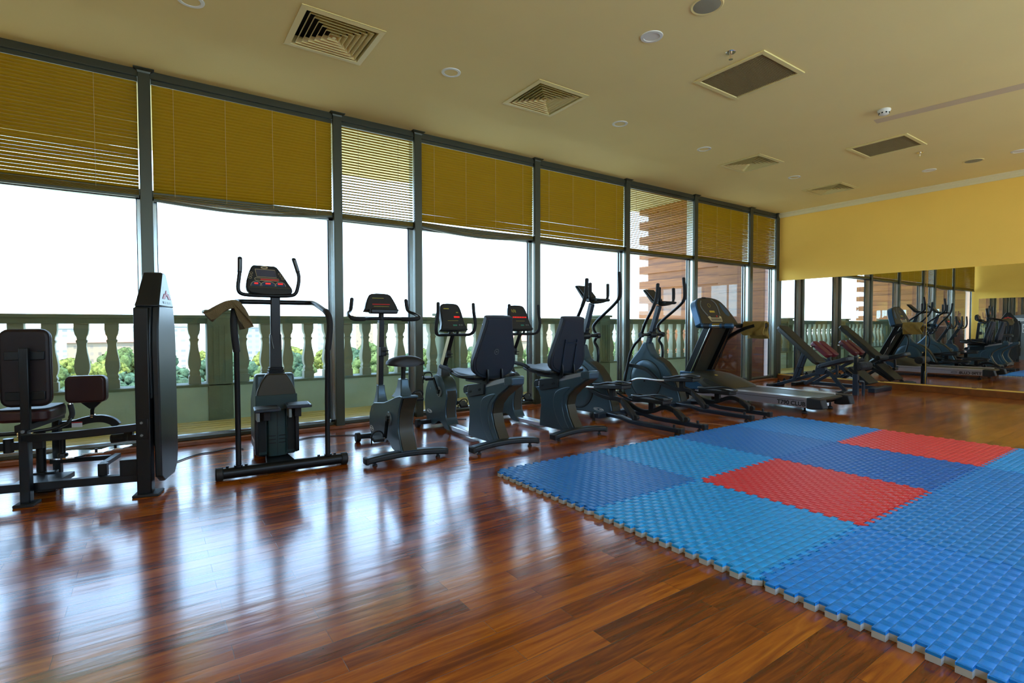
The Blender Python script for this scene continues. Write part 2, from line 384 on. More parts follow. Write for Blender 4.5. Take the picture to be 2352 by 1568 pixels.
FAC = [facade_mat('cream_facade', (0.255, 0.227, 0.169), (0.147, 0.137, 0.115)), facade_mat('white_facade', (0.261, 0.249, 0.213), (0.151, 0.152, 0.143), 4.0, 3.1),
       facade_mat('peach_facade', (0.250, 0.188, 0.121), (0.146, 0.114, 0.082), 2.8, 3.0), facade_mat('pale_blue_facade', (0.215, 0.227, 0.213), (0.117, 0.128, 0.133), 3.6, 3.1)]
m_tile_red = mat('red_roof_tiles', (0.36, 0.14, 0.08), 0.8, var=(0.3, 0.15))
m_leaf = [mat('yellow_green_foliage', (0.125, 0.14, 0.032), 0.9, bump=(1.6, 0.7, 0.8), var=(1.1, 0.6), spec=0.1), mat('mid_green_foliage', (0.068, 0.095, 0.030), 0.9, bump=(1.6, 0.7, 0.8), var=(1.1, 0.6), spec=0.1),
          mat('blue_green_foliage', (0.043, 0.074, 0.040), 0.9, bump=(1.6, 0.7, 0.8), var=(1.1, 0.6), spec=0.1)]
m_ground = mat('city_ground', (0.34, 0.32, 0.22), 0.9, var=(0.02, 0.4))

# ------------------------------------------------------------------ room shell
XL, XR, YW, YB, HC = -4.3, 8.35, 2.53, -5.2, 3.32
fl = MB().b2((XL - 0.3, YB - 0.3, -0.12), (XR + 0.3, YW + 0.06, 0)).build('floor', m_floor, flat=True); tag(fl, kind='structure')

# ceiling with holes for diffusers and grilles
DIFF = [(-0.85, 0.965), (1.18, 0.91), (4.79, 0.91), (7.14, 0.93)]
GRIL = [(2.40, -0.485, 0.66, 0.67), (5.535, -0.435, 0.64, 0.65)]
holes = [(x - 0.27, y - 0.27, x + 0.27, y + 0.27) for x, y in DIFF] + [(x - a / 2 + 0.04, y - b / 2 + 0.04, x + a / 2 - 0.04, y + b / 2 - 0.04) for x, y, a, b in GRIL]
xs = sorted({XL - 0.1, XR + 0.1} | {h[0] for h in holes} | {h[2] for h in holes}); ys = sorted({YB - 0.1, YW + 0.12} | {h[1] for h in holes} | {h[3] for h in holes})
cb = MB()
for i in range(len(xs) - 1):
    for j in range(len(ys) - 1):
        cx, cy = (xs[i] + xs[i + 1]) / 2, (ys[j] + ys[j + 1]) / 2
        if any(h[0] < cx < h[2] and h[1] < cy < h[3] for h in holes): continue
        cb.b2((xs[i], ys[j], HC), (xs[i + 1], ys[j + 1], HC + 0.02))
tag(cb.build('ceiling', m_ceil, flat=True), kind='structure')
tag(MB().b2((XR, YB - 0.2, 0), (XR + 0.2, YW + 0.06, 4.07)).build('wall_right', m_wally, flat=True), kind='structure')
tag(MB().b2((XL - 0.2, YB - 0.2, 0), (XL, YW + 0.06, 4.07)).build('wall_left', m_wally, flat=True), kind='structure')
# back wall behind the camera: strip windows added out of view to brighten the room
wb = MB().b2((XL - 0.2, YB - 0.2, 0), (XR + 0.2, YB, 1.45)).b2((XL - 0.2, YB - 0.2, 3.05), (XR + 0.2, YB, 4.07))
BX = [XL - 0.2, -3.6, -0.9, -0.5, 2.2, 2.6, 5.3, 5.7, 7.9, XR + 0.2]
for k in range(0, len(BX), 2): wb.b2((BX[k], YB - 0.2, 1.45), (BX[k + 1], YB, 3.05))
tag(wb.build('wall_back', m_wally, flat=True), kind='structure')
for k in range(1, len(BX) - 1, 2):
    win = thing('window_%d' % (9 + k // 2), None, None, ((BX[k] + BX[k + 1]) / 2, YB - 0.1, 1.45), kind='structure'); hw = (BX[k + 1] - BX[k]) / 2  # made-up fill windows, unseen, admit extra daylight
    f = MB()
    for a, b in (((-hw, -0.03, 0), (-hw + 0.06, 0.03, 1.6)), ((hw - 0.06, -0.03, 0), (hw, 0.03, 1.6)), ((-hw, -0.03, 0), (hw, 0.03, 0.06)), ((-hw, -0.03, 1.54), (hw, 0.03, 1.6)), ((-0.03, -0.03, 0), (0.03, 0.03, 1.6))): f.b2(a, b)
    f.build('frame', m_alu, win)
    MB().b2((-hw + 0.02, -0.004, 0.02), (hw - 0.02, 0.004, 1.58)).build('pane', m_glass, win, flat=True)
tag(MB().b2((XL, YW - 0.06, HC - 0.0), (XR, YW + 0.16, 4.07)).build('wall_front', m_ext, flat=True), kind='structure')
tag(MB().prism([(XL - 4.5, YB - 0.3), (XR + 4.5, YB - 0.3), (XR + 4.5, 5.9), (8.35, 6.25), (4.5, 6.75), (1.0, 7.25), (-2.0, 7.6), (-4.3, 7.8), (XL - 4.5, 8.0)], 4.07, 4.4, 'z').build('roof_slab', m_soffit, flat=True), kind='structure')
# crown moulding on the mirror wall: stepped profile
prof = [(XR, HC), (XR - 0.075, HC), (XR - 0.075, HC - 0.012), (XR - 0.05, HC - 0.03), (XR - 0.05, HC - 0.042), (XR - 0.025, HC - 0.065), (XR - 0.02, HC - 0.085), (XR, HC - 0.085)]
b = MB(); n = len(prof)
b.add([(p[0], YB, p[1]) for p in prof] + [(p[0], YW - 0.1, p[1]) for p in prof], [tuple(range(n)), tuple(reversed(range(n, 2 * n)))] + [(j, n + j, n + (j + 1) % n, (j + 1) % n) for j in range(n)])
tag(b.build('trim_1', m_trimw, flat=True), kind='structure')
# wooden baseboards
tag(MB().b2((XR - 0.035, YB, 0), (XR, YW - 0.12, 0.10)).build('baseboard_right', m_baseo, bev=0.006), kind='structure')
tag(MB().b2((XL, YB, 0), (XL + 0.03, YW - 0.12, 0.10)).build('baseboard_left', m_baseo, bev=0.006), kind='structure')
tag(MB().b2((XL, YW - 0.14, 0), (XR, YW - 0.04, 0.034)).build('baseboard_front', m_base, bev=0.006), kind='structure')

# flat tan strip just under the ceiling, darker than its paint
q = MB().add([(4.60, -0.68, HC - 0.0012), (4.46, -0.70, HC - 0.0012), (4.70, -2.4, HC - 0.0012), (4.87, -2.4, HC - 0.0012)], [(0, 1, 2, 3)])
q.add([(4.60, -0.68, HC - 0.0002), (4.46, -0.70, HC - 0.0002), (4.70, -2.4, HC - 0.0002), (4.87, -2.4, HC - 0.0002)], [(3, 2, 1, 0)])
tag(q.build('ceiling_strip', m_tan_strip, flat=True), kind='structure')

# ------------------------------------------------------------------ windows
MULL = [-4.25, -2.065, -0.41, 0.505, 2.235, 3.98, 5.66, 7.355, 8.30]
for i, mx in enumerate(MULL):
    if i == 0: continue
    x0, x1 = MULL[i - 1], mx
    win = thing('window_%d' % i, None, None, ((x0 + x1) / 2, YW, 0), kind='structure')
    ox = (x0 + x1) / 2
    # mullion on the right of the bay: inner dark post, silver sides, flared cap and foot
    r = mx - ox; hw = 0.045 if i < 8 else 0.05
    MB().b2((r - hw, -0.13, 0.0), (r + hw, -0.085, HC)).build('mullion', m_alu, win, bev=0.004)
    MB().b2((r - hw + 0.004, -0.085, 0.0), (r + hw - 0.004, 0.04, HC)).build('mullion_side', m_aluS, win)
    MB().lathe([(0.045, HC - 0.035), (0.05, HC - 0.02), (0.075, HC - 0.006), (0.075, HC)], (r, -0.09, 0), 4, sq=True).build('mullion_cap', m_alu, win)
    # frame of the bay
    l0, l1 = x0 - ox + 0.041, r - 0.041
    MB().b2((l0, -0.06, 0.034), (l1, 0.03, 0.065)).build('bottom_rail', m_alu, win, bev=0.004)
    MB().b2((l0, -0.075, 2.235), (l1, 0.03, 2.295)).build('transom', m_alu, win, bev=0.004)
    MB().b2((l0, -0.11, 3.255), (l1, 0.03, HC)).build('top_rail', m_alu, win, bev=0.004)
    # opening sash, lower light
    f = MB(); z0, z1 = 0.065, 2.235
    for a, bb in (((l0, -0.02, z0), (l0 + 0.03, 0.03, z1)), ((l1 - 0.03, -0.02, z0), (l1, 0.03, z1)), ((l0, -0.02, z0), (l1, 0.03, z0 + 0.018)), ((l0, -0.02, z1 - 0.02), (l1, 0.03, z1))): f.b2(a, bb)
    f.build('sash', m_aluS, win)
    g = MB()
    for a, bb in (((l0 + 0.03, -0.005, z0 + 0.03), (l0 + 0.037, 0.02, z1 - 0.02)), ((l1 - 0.037, -0.005, z0 + 0.03), (l1 - 0.03, 0.02, z1 - 0.02))): g.b2(a, bb)
    g.build('gasket', m_gask, win)
    MB().b2((l0 + 0.02, 0.004, z0 + 0.02), (l1 - 0.02, 0.010, z1 - 0.01)).build('pane', m_glass, win, flat=True)
    MB().b2((l0, 0.004, 2.29), (l1, 0.010, 3.26)).build('pane', m_glass, win, flat=True)
# ------------------------------------------------------------------ venetian blinds
BL = [  # tilt in degrees (0 = open), label, bottom of the slats left / right, sag
    (36, 'golden venetian blind closed over the leftmost window above the leg machine', 2.29, 2.29, 0.0),
    (43, 'wide golden venetian blind closed behind the stair climber with a sagging bottom bundle', 2.27, 2.31, 0.045),
    (6, 'narrow half open blind showing white daylight through its lower slats, third window from left', 2.29, 2.29, 0.0),
    (41, 'golden venetian blind with a strongly sagging bottom edge above the front exercise bikes', 2.31, 2.31, 0.05),
    (40, 'golden closed venetian blind left of the see-through blind near the wooden tower', 2.31, 2.31, 0.015),
    (0, 'open see-through venetian blind with the wooden tower showing behind it', 2.30, 2.30, 0.0),
    (32, 'golden venetian blind above the treadmill', 2.31, 2.31, 0.01),
    (30, 'small narrow blind in the last window beside the yellow wall', 2.31, 2.31, 0.0)]
for i, (tilt, lab, zl, zr, sag) in enumerate(BL):
    x0, x1 = MULL[i] + 0.048, MULL[i + 1] - 0.048; W_ = x1 - x0; yb = YW - 0.075
    t = thing('venetian_blind', lab, 'blind', ((x0 + x1) / 2, yb, 0), group='venetian blinds along the window wall')
    MB().b2((-W_ / 2, -0.02, 3.215), (W_ / 2, 0.02, 3.25)).build('head_rail', m_alu, t, bev=0.003)
    sb = MB(); zt = 3.216; N = int((zt - min(zl, zr)) / 0.0285); ta = math.radians(tilt); cw = 0.0175
    prof = []
    for k in range(7):
        a = -1 + k / 3; prof.append((a * cw, 0.0068 * (1 - a * a)))
    prof = prof + [(p[0], p[1] - 0.0007) for p in reversed(prof)]
    rotp = [(p[0] * math.cos(ta) - p[1] * math.sin(ta), -(p[0] * math.sin(ta) + p[1] * math.cos(ta))) for p in prof]
    rnd = random.Random(i)
    for s_ in range(N):
        z = zt - (s_ + 0.5) * (zt - (zl + zr) / 2) / N; dz = rnd.uniform(-0.0006, 0.0006); tl = rnd.uniform(-0.0008, 0.0008)
        fz = (s_ + 1) / N
        sb.loft([[Vector((x, p[0], z + dz + sg + p[1])) for p in rotp] for x, sg in ((-W_ / 2 + 0.004, -tl + (zl - (zl + zr) / 2) * fz), (W_ / 2 - 0.004, tl + (zr - (zl + zr) / 2) * fz))])
    tag(sb.build('slats', m_slat, t), 'golden aluminium slats')
    # bundle of spare slats and bottom rail, sagging between the cords
    bb = MB(); nb = 5
    for k in range(nb):
        pts = [Vector((-W_ / 2 + 0.004 + (W_ - 0.008) * j / 16, 0, (zl + (zr - zl) * j / 16) - 0.012 - k * 0.009 - sag * math.sin(PI * j / 16) * (k + 1) / nb)) for j in range(17)]
        bb.rtube(pts, 0.034, 0.003)
    tag(bb.build('bottom_bundle', m_slat, t), 'bundle of gathered slats')
    pts = [Vector((-W_ / 2 + 0.004 + (W_ - 0.008) * j / 16, 0, (zl + (zr - zl) * j / 16) - 0.062 - sag * math.sin(PI * j / 16))) for j in range(17)]
    MB().rtube(pts, 0.03, 0.02).build('bottom_rail', m_alu, t)
    nc = 2 if W_ < 1.2 else (3 if i == 0 else 4)
    for k in range(nc):
        x = -W_ / 2 + W_ * (k + 0.4) / (nc - 0.2)
        MB().b2((x - 0.0015, -0.020, min(zl, zr) - 0.02), (x + 0.0015, -0.018, 3.215)).build('ladder_cord', m_cordg, t)

# ------------------------------------------------------------------ mirrors
def mirror(x, y0, y1, nx, lab, group):
    t = thing('mirror_panel', lab, 'mirror', (x, (y0 + y1) / 2, 0.12), group=group); h = (y1 - y0) / 2
    MB().b2((0, -h, 0), (nx * 0.006, h, 1.86)).build('mirror_glass', m_mirror, t, flat=True)
    for k in (0.25, 0.75):
        yy = -h + 2 * h * k
        MB().b2((0, yy - 0.03, -0.006), (nx * 0.010, yy + 0.03, 0.012)).build('clip', m_chrome, t)
mirror(XR, -0.03, 2.40, -1, 'wall mirror panel behind the weight benches next to the windows', None)
mirror(XR, -2.50, -0.037, -1, 'wall mirror panel right of the mirror seam, at the right edge of the photo', None)
mirror(XR, -4.98, -2.507, -1, 'wall mirror panel farthest from the windows on the yellow wall', None)
mirror(XL, -0.03, 2.35, 1, 'mirror panel on the far left wall next to the windows, seen only as a reflection', None)
mirror(XL, -2.50, -0.037, 1, 'mirror panel in the middle of the far left wall, seen only as a reflection', None)

# ------------------------------------------------------------------ ceiling fittings
def diffuser(x, y, lab):
    t = thing('air_diffuser', lab, 'air vent', (x, y, HC), group='square ceiling diffusers')
    f = MB()
    def ring(o, i, z0, z1, zi0=None, zi1=None):
        # frustum ring between outer half size o at z0 and inner half size i at z1, with thickness
        vs = []
        for (s_, z) in ((o, z0), (i, z1), (i, z1 + 0.002), (o, z0 + 0.002)):
            vs += [(-s_, -s_, z), (s_, -s_, z), (s_, s_, z), (-s_, s_, z)]
        fs = []
        for k in range(4):
            a, b2_ = k, (k + 1) % 4
            for L in range(4):
                fs.append((L * 4 + a, L * 4 + b2_, ((L + 1) % 4) * 4 + b2_, ((L + 1) % 4) * 4 + a))
        return vs, fs
    f.add(*ring(0.305, 0.262, -0.008, -0.012)); f.add(*ring(0.305, 0.304, -0.008, 0.0)); f.add(*ring(0.262, 0.258, -0.012, 0.06))
    f.build('frame', m_vent, t, flat=True)
    lv = MB()
    for k in range(6):
        o = 0.235 - k * 0.038
        lv.add(*ring(o, o - 0.024, -0.010, 0.026)); lv.add(*ring(o, o - 0.003, -0.010, -0.011))
    o = 0.012; lv.b2((-o, -o, -0.010), (o, o, -0.008))
    lv.build('louvres', m_vent, t, flat=True)
    MB().b2((-0.268, -0.268, 0.10), (0.268, 0.268, 0.11)).add([(-0.268, -0.268, 0.021), (0.268, -0.268, 0.021), (0.268, 0.268, 0.021), (-0.268, 0.268, 0.021), (-0.268, -0.268, 0.1), (0.268, -0.268, 0.1), (0.268, 0.268, 0.1), (-0.268, 0.268, 0.1)], [(0, 1, 5, 4), (1, 2, 6, 5), (2, 3, 7, 6), (3, 0, 4, 7)]).build('duct_box', m_dark, t, flat=True)
for (x, y), lab in zip(DIFF, ('large square ceiling air diffuser nearest the camera, above the stair climber', 'square ceiling air diffuser second from the camera, above the exercise bikes',
                              'square ceiling air diffuser third from the camera, above the treadmill end of the windows', 'small looking square ceiling air diffuser farthest away, near the yellow wall')):
    diffuser(x, y, lab)
def grille(x, y, a, b_, lab):
    t = thing('return_air_grille', lab, 'air vent', (x, y, HC), group='egg crate ceiling grilles')
    f = MB(); o1, o2 = a / 2, b_ / 2
    for A, B in (((-o1, -o2), (o1, -o2 + 0.042)), ((-o1, o2 - 0.042), (o1, o2)), ((-o1, -o2 + 0.042), (-o1 + 0.042, o2 - 0.042)), ((o1 - 0.042, -o2 + 0.042), (o1, o2 - 0.042))): f.b2((A[0], A[1], -0.012), (B[0], B[1], 0.0))
    f.build('frame', m_vent, t, bev=0.003)
    g = MB(); n_ = 38
    for k in range(1, n_):
        xx = -o1 + 0.04 + (a - 0.08) * k / n_; g.b2((xx - 0.0014, -o2 + 0.04, -0.004), (xx + 0.0014, o2 - 0.04, 0.008))
        yy = -o2 + 0.04 + (b_ - 0.08) * k / n_; g.b2((-o1 + 0.04, yy - 0.0014, -0.004), (o1 - 0.04, yy + 0.0014, 0.008))
    g.build('egg_crate_core', m_grille, t, flat=True)
    MB().b2((-o1 + 0.03, -o2 + 0.03, 0.021), (o1 - 0.03, o2 - 0.03, 0.03)).build('filter', m_grille, t)
for (x, y, a, b_), lab in zip(GRIL, ('large brown mesh return air grille in the ceiling above the blue mats', 'smaller looking brown mesh grille in the ceiling farther off, near the smoke detector')): grille(x, y, a, b_, lab)

DL = [(-1.79, 1.06, 'round recessed ceiling light cut by the top edge of the photo'), (0.16, 0.95, 'round recessed ceiling light between the two nearest square diffusers'), (1.17, -0.43, 'round ceiling light with a pale lens left of the large brown grille'),
      (2.25, 0.93, 'round recessed ceiling light just beyond the second square diffuser'), (3.74, 0.91, 'small recessed ceiling light left of the third square diffuser'), (5.96, 0.91, 'tiny recessed ceiling light between the third and fourth diffusers'),
      (7.22, -0.37, 'tiny recessed ceiling light near the yellow wall, left of the far speaker'), (7.17, -1.33, 'tiny recessed ceiling light at the right edge near the yellow wall')]
for x, y, lab in DL:
    t = thing('downlight', lab, 'ceiling light', (x, y, HC), group='recessed downlights')
    MB().lathe([(0.058, -0.002), (0.062, -0.007), (0.083, -0.006), (0.086, 0.0), (0.058, 0.0)], n=32).build('trim_ring', m_white, t)
    MB().lathe([(0.001, -0.0035), (0.058, -0.0035), (0.058, 0.0), (0.001, 0.0)], n=32).build('lens', m_lens if y < 0 else m_ceil, t)
for x, y, lab in ((1.18, -0.91, 'round ceiling speaker cut by the top edge of the photo'), (7.19, -0.87, 'round ceiling speaker far off near the yellow wall')):
    t = thing('ceiling_speaker', lab, 'speaker', (x, y, HC), group='ceiling speakers')
    MB().lathe([(0.092, -0.004), (0.105, -0.007), (0.112, 0.0), (0.092, 0.0)], n=36).build('rim', m_vent, t)
    MB().lathe([(0.001, -0.009), (0.07, -0.008), (0.094, -0.004), (0.094, 0), (0.001, 0)], n=36).build('mesh_cover', m_spk, t)
for x, y, lab in ((1.89, -0.64, 'small metal sprinkler head hanging beside the large brown grille'), (6.17, -0.59, 'small metal sprinkler head far off beside the second brown grille')):
    t = thing('fire_sprinkler', lab, 'sprinkler', (x, y, HC), group='ceiling sprinklers')
    MB().lathe([(0.001, -0.004), (0.036, -0.004), (0.04, 0.0), (0.001, 0.0)], n=24).build('escutcheon', m_chrome, t)
    MB().lathe([(0.012, -0.004), (0.012, -0.018), (0.007, -0.02), (0.005, -0.05), (0.001, -0.05)], n=12).build('nozzle', m_brass, t)
    d = MB()
    for sgn in (-1, 1): d.tube([(sgn * 0.010, 0, -0.015), (sgn * 0.014, 0, -0.035), (sgn * 0.003, 0, -0.055)], 0.0022, 6)
    d.build('yoke_arms', m_brass, t)
    MB().lathe([(0.001, -0.054), (0.016, -0.055), (0.017, -0.058), (0.001, -0.058)], n=16).build('deflector', m_chrome, t)
t = thing('smoke_detector', 'white round smoke detector on the ceiling between the two brown grilles', 'smoke detector', (4.24, -0.88, HC))
MB().lathe([(0.001, 0), (0.058, 0), (0.06, -0.012), (0.05, -0.03), (0.046, -0.03)], n=28).build('mount', m_white, t)
MB().lathe([(0.046, -0.028), (0.044, -0.048), (0.03, -0.056), (0.001, -0.058)], n=28).build('sensor_dome', m_white, t)
for k in range(8):
    a = 2 * PI * k / 8
    MB().box((0.045 * math.cos(a), 0.045 * math.sin(a), -0.040), (0.008, 0.014, 0.012), (0, 0, a)).build('air_slot', m_dark, t)

# ------------------------------------------------------------------ foam mats
def tile_outline(n=26, d=0.015, g=0.0065):
    # teeth alternate outward / inward; the cells of facing edges match so that neighbours interlock
    c = 0.012
    def cells(sgn):
        out = []
        for k in range(n):
            off = sgn * (d if k % 2 == 0 else -d); a, b_ = k / n, (k + 1) / n
            e0 = 0.002 if off > 0 else -0.002
            out.append([a + e0, b_ - e0, off])
        return out
    P = []
    bot = cells(1); bot[0][0] = c; bot[-1][1] = 1 - d
    P += [(0, 0)] + [q for a, b_, o in bot for q in ((a, -o), (b_, -o))]
    rgt = cells(-1); rgt[0][0] = d; rgt[-1][1] = 1 - c
    P += [q for a, b_, o in rgt for q in ((1 + o, a), (1 + o, b_))]
    top = cells(1); top[0][0] = d; top[-1][1] = 1 - c
    top = cells(1); top[0][0] = d; top[-1][1] = 1 - c
    P += [(1, 1)]
    P += [(x, y) for x, y in reversed([q for a, b_, o in top for q in ((a, 1 - o), (b_, 1 - o))])]
    lft = cells(-1); lft[0][0] = c; lft[-1][1] = 1 - d
    P += [(x, y) for x, y in reversed([q for a, b_, o in lft for q in ((o, a), (o, b_))])]
    cx = [(0.5 + (x - 0.5) * (1 - g), 0.5 + (y - 0.5) * (1 - g)) for x, y in P]
    res = [cx[0]]
    for p in cx[1:]:
        if (p[0] - res[-1][0]) ** 2 + (p[1] - res[-1][1]) ** 2 > 1e-9: res.append(p)
    return res
OUT = tile_outline()
def cB(r, g, b_): return tuple(((c / 255) / 12.92 if c / 255 <= 0.04045 else ((c / 255 + 0.055) / 1.055) ** 2.4) for c in (r, g, b_))
TB = {'deep': mat_tile('deep_blue_foam', cB(15, 116, 197), True, 0.7), 'mid': mat_tile('mid_blue_foam', cB(17, 138, 219)), 'light': mat_tile('light_blue_foam', cB(22, 161, 235)), 'wide': mat_tile('bright_blue_foam', cB(11, 136, 226), False, 0.8),
      'royal': mat_tile('royal_blue_foam', cB(11, 109, 197)), 'red': mat_tile('red_foam', cB(237, 44, 49), True), 'coral': mat_tile('coral_red_foam', cB(253, 69, 71))}
GRID = [[('deep', 'darker blue puzzle mat at the left corner of the mat area'), ('light', 'lighter blue puzzle mat on the window side, second from the left corner'), ('deep', 'dark blue ribbed puzzle mat on the window side, third from the left corner'), ('mid', 'blue puzzle mat at the far corner nearest the treadmill')],
        [('light', 'bright sky blue puzzle mat in the front edge, left of the nearer red mat'), ('red', 'nearer red puzzle mat surrounded by blue mats'), ('royal', 'deep blue puzzle mat between the two red mats'), ('coral', 'farther coral red puzzle mat beside the bare wooden floor')],
        [('wide', 'large looking blue puzzle mat in the foreground at the bottom right'), ('mid', 'blue puzzle mat behind the foreground mat, right of the nearer red mat'), ('mid', 'blue puzzle mat at the right edge, beyond the deep blue mat between the red ones'), ('light', 'light blue puzzle mat at the right edge next to the farther red mat')]]
shape_top = None
for i in range(3):
    for j in range(4):
        key, lab = GRID[i][j]
        t = thing('puzzle_mat', lab, 'floor mat', (j, -i - 1, 0), group='interlocking foam mats')
        rj = random.Random(i * 7 + j); dz = 0.0
        MB().prism(OUT, 0.001, 0.0245, 'z').build('foam_core', m_core, t, flat=True)
        MB().prism(OUT, 0.0245, 0.0345, 'z').build('top_layer', TB[key], t, flat=True)

# ------------------------------------------------------------------ balcony
bf = MB()
k = 0; y = YW + 0.06
while y < 4.0:
    bf.b2((XL - 0.01, y, -0.06), (XR + 0.01, min(y + 0.128, 4.0), -0.02)); y += 0.142
tag(bf.build('balcony_floor', m_deck, flat=True), kind='structure')
bal = thing('balustrade', 'pale stone balustrade with turned balusters along the balcony outside the windows', 'balustrade', (0, 3.92, 0))
XB0, XB1 = XL + 0.01, XR - 0.01
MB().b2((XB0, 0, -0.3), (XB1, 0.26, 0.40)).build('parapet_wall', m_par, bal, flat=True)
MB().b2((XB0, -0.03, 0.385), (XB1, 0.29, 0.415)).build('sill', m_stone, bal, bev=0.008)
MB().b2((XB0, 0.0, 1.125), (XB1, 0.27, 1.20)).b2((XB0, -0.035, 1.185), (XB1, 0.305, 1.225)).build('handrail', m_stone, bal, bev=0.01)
BP = [(0.062, 0.41), (0.062, 0.505), (0.052, 0.51), (0.050, 0.525), (0.058, 0.54), (0.050, 0.56), (0.046, 0.575), (0.056, 0.60), (0.064, 0.645), (0.064, 0.69), (0.056, 0.75), (0.044, 0.82), (0.038, 0.885), (0.040, 0.915), (0.048, 0.93), (0.048, 0.945), (0.038, 0.955), (0.042, 0.985), (0.052, 1.005), (0.056, 1.02), (0.062, 1.06), (0.062, 1.13)]
PIERS = [-3.95, -1.38, 1.72, 4.98, 8.2]
bmesh0 = None
for a, b_ in zip(PIERS[:-1], PIERS[1:]):
    n_ = int(round((b_ - a) / 0.262)); sp = (b_ - a) / n_
    for k in range(1, n_):
        x = a + sp * k
        if bmesh0 is None:
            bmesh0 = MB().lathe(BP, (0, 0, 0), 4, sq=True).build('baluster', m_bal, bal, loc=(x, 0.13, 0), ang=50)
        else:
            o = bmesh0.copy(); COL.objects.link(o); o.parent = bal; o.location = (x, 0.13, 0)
for x in PIERS:
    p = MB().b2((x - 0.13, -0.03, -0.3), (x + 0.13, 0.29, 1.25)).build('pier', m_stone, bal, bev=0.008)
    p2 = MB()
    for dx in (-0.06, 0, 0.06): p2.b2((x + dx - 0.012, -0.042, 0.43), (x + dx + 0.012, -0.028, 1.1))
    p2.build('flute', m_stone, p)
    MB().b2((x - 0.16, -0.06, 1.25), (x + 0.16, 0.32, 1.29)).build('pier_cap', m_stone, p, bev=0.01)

# ------------------------------------------------------------------ wood clad towers at both balcony ends
def tower(sgn, x, lab):
    t = thing('wood_clad_tower', lab, 'tower', (x, 0, 0))
    MB().b2((0.08 * sgn, 3.6, -6), (4.2 * sgn, 5.80, 4.07)).build('core', m_tower, t, flat=True)
    zz = -1.0; k = 0; c = MB(); d = MB()
    while zz < 4.05:
        h = min(0.19, 4.06 - zz)
        if k % 2 == 0: c.b2((-0.02 * sgn, 3.78, zz), (0.1 * sgn, 6.10, zz + h)); c.b2((0.1 * sgn, 5.78, zz), (4.2 * sgn, 6.10, zz + h))
        else: d.b2((0.045 * sgn, 3.78, zz), (0.1 * sgn, 5.86, zz + h))
        zz += 0.19; k += 1
    c.build('projecting_boards', m_tower, t, flat=True); d.build('recessed_boards', m_tower, t, flat=True)
    s_ = MB(); zz = 1.06
    while zz < 4.0:
        s_.b2((-0.035 * sgn, YW + 0.18, zz), (0.1 * sgn, 3.80, min(zz + 0.375, 4.06))); zz += 0.38
    s_.build('smooth_boards', m_tower, t, flat=True)
    MB().b2((-0.06 * sgn, YW + 0.18, -0.02), (0.1 * sgn, 3.92, 1.055)).build('lower_panel', m_towerd, t, bev=0.01)
tower(1, XR + 0.06, 'orange wood clad tower with stepped corner outside the last windows on the right')
tower(-1, XL - 0.06, 'orange wood clad tower at the left end of the balcony, seen only in the mirror')

# ------------------------------------------------------------------ city outside
tag(MB().b2((-900, 30, -25), (1400, 1500, -24)).build('city_ground', m_ground, flat=True), kind='structure')
CITY = [  # x, y, width, depth, top, facade, roof?, label
    (-75, 330, 34, 20, -4, 0, 1), (-52, 420, 30, 18, 0.5, 1, 0), (-20, 300, 24, 18, -5.5, 2, 1), (4, 380, 30, 16, 1.5, 1, 0), (40, 330, 22, 18, 0.8, 3, 0), (68, 430, 36, 18, 6.0, 0, 0), (100, 350, 20, 18, 4.0, 1, 0),
    (132, 420, 30, 18, 7.5, 2, 0), (150, 300, 20, 16, 2.5, 0, 0), (190, 400, 28, 18, 6.5, 1, 0), (178, 255, 22, 14, -7.5, 2, 1), (235, 330, 28, 18, 1.5, 0, 0), (262, 280, 24, 16, -8.0, 1, 1), (300, 400, 34, 18, 5.0, 2, 0),
    (340, 330, 26, 18, 3.0, 3, 0), (372, 270, 24, 16, -7.0, 0, 1), (420, 360, 30, 18, 4.0, 1, 0), (470, 300, 30, 18, 1.0, 2, 0), (540, 330, 34, 18, 3.5, 0, 0), (-110, 300, 30, 18, -2, 1, 0)]
for i, (x, y, wd, dp, top, fm, rf) in enumerate(CITY):
    nm = ('cream', 'white', 'peach', 'pale blue')[fm]
    lab = ('distant %s apartment block with a red tiled roof seen between the balusters' if rf else 'distant %s high rise block seen between the balusters above the trees') % nm
    t = thing('apartment_block', lab, 'building', (x, y, -24), group='distant %s blocks %s' % (nm, 'with red roofs' if rf else 'with flat roofs'))
    MB().b2((-wd / 2, -dp / 2, 0), (wd / 2, dp / 2, 24 + top)).build('walls', FAC[fm], t, flat=True)
    h = 24 + top
    if rf: MB().add([(-wd / 2 - 1, -dp / 2 - 1, h), (wd / 2 + 1, -dp / 2 - 1, h), (wd / 2 + 1, dp / 2 + 1, h), (-wd / 2 - 1, dp / 2 + 1, h), (-wd / 4, 0, h + 4), (wd / 4, 0, h + 4)], [(0, 1, 5, 4), (1, 2, 5), (2, 3, 4, 5), (3, 0, 4), (3, 2, 1, 0)]).build('roof', m_tile_red, t, flat=True)
    else: MB().b2((-wd / 2 - 0.4, -dp / 2 - 0.4, h), (wd / 2 + 0.4, dp / 2 + 0.4, h + 1.0)).b2((-3, -3, h), (3, 3, h + 3)).build('roof', FAC[fm], t, flat=True)
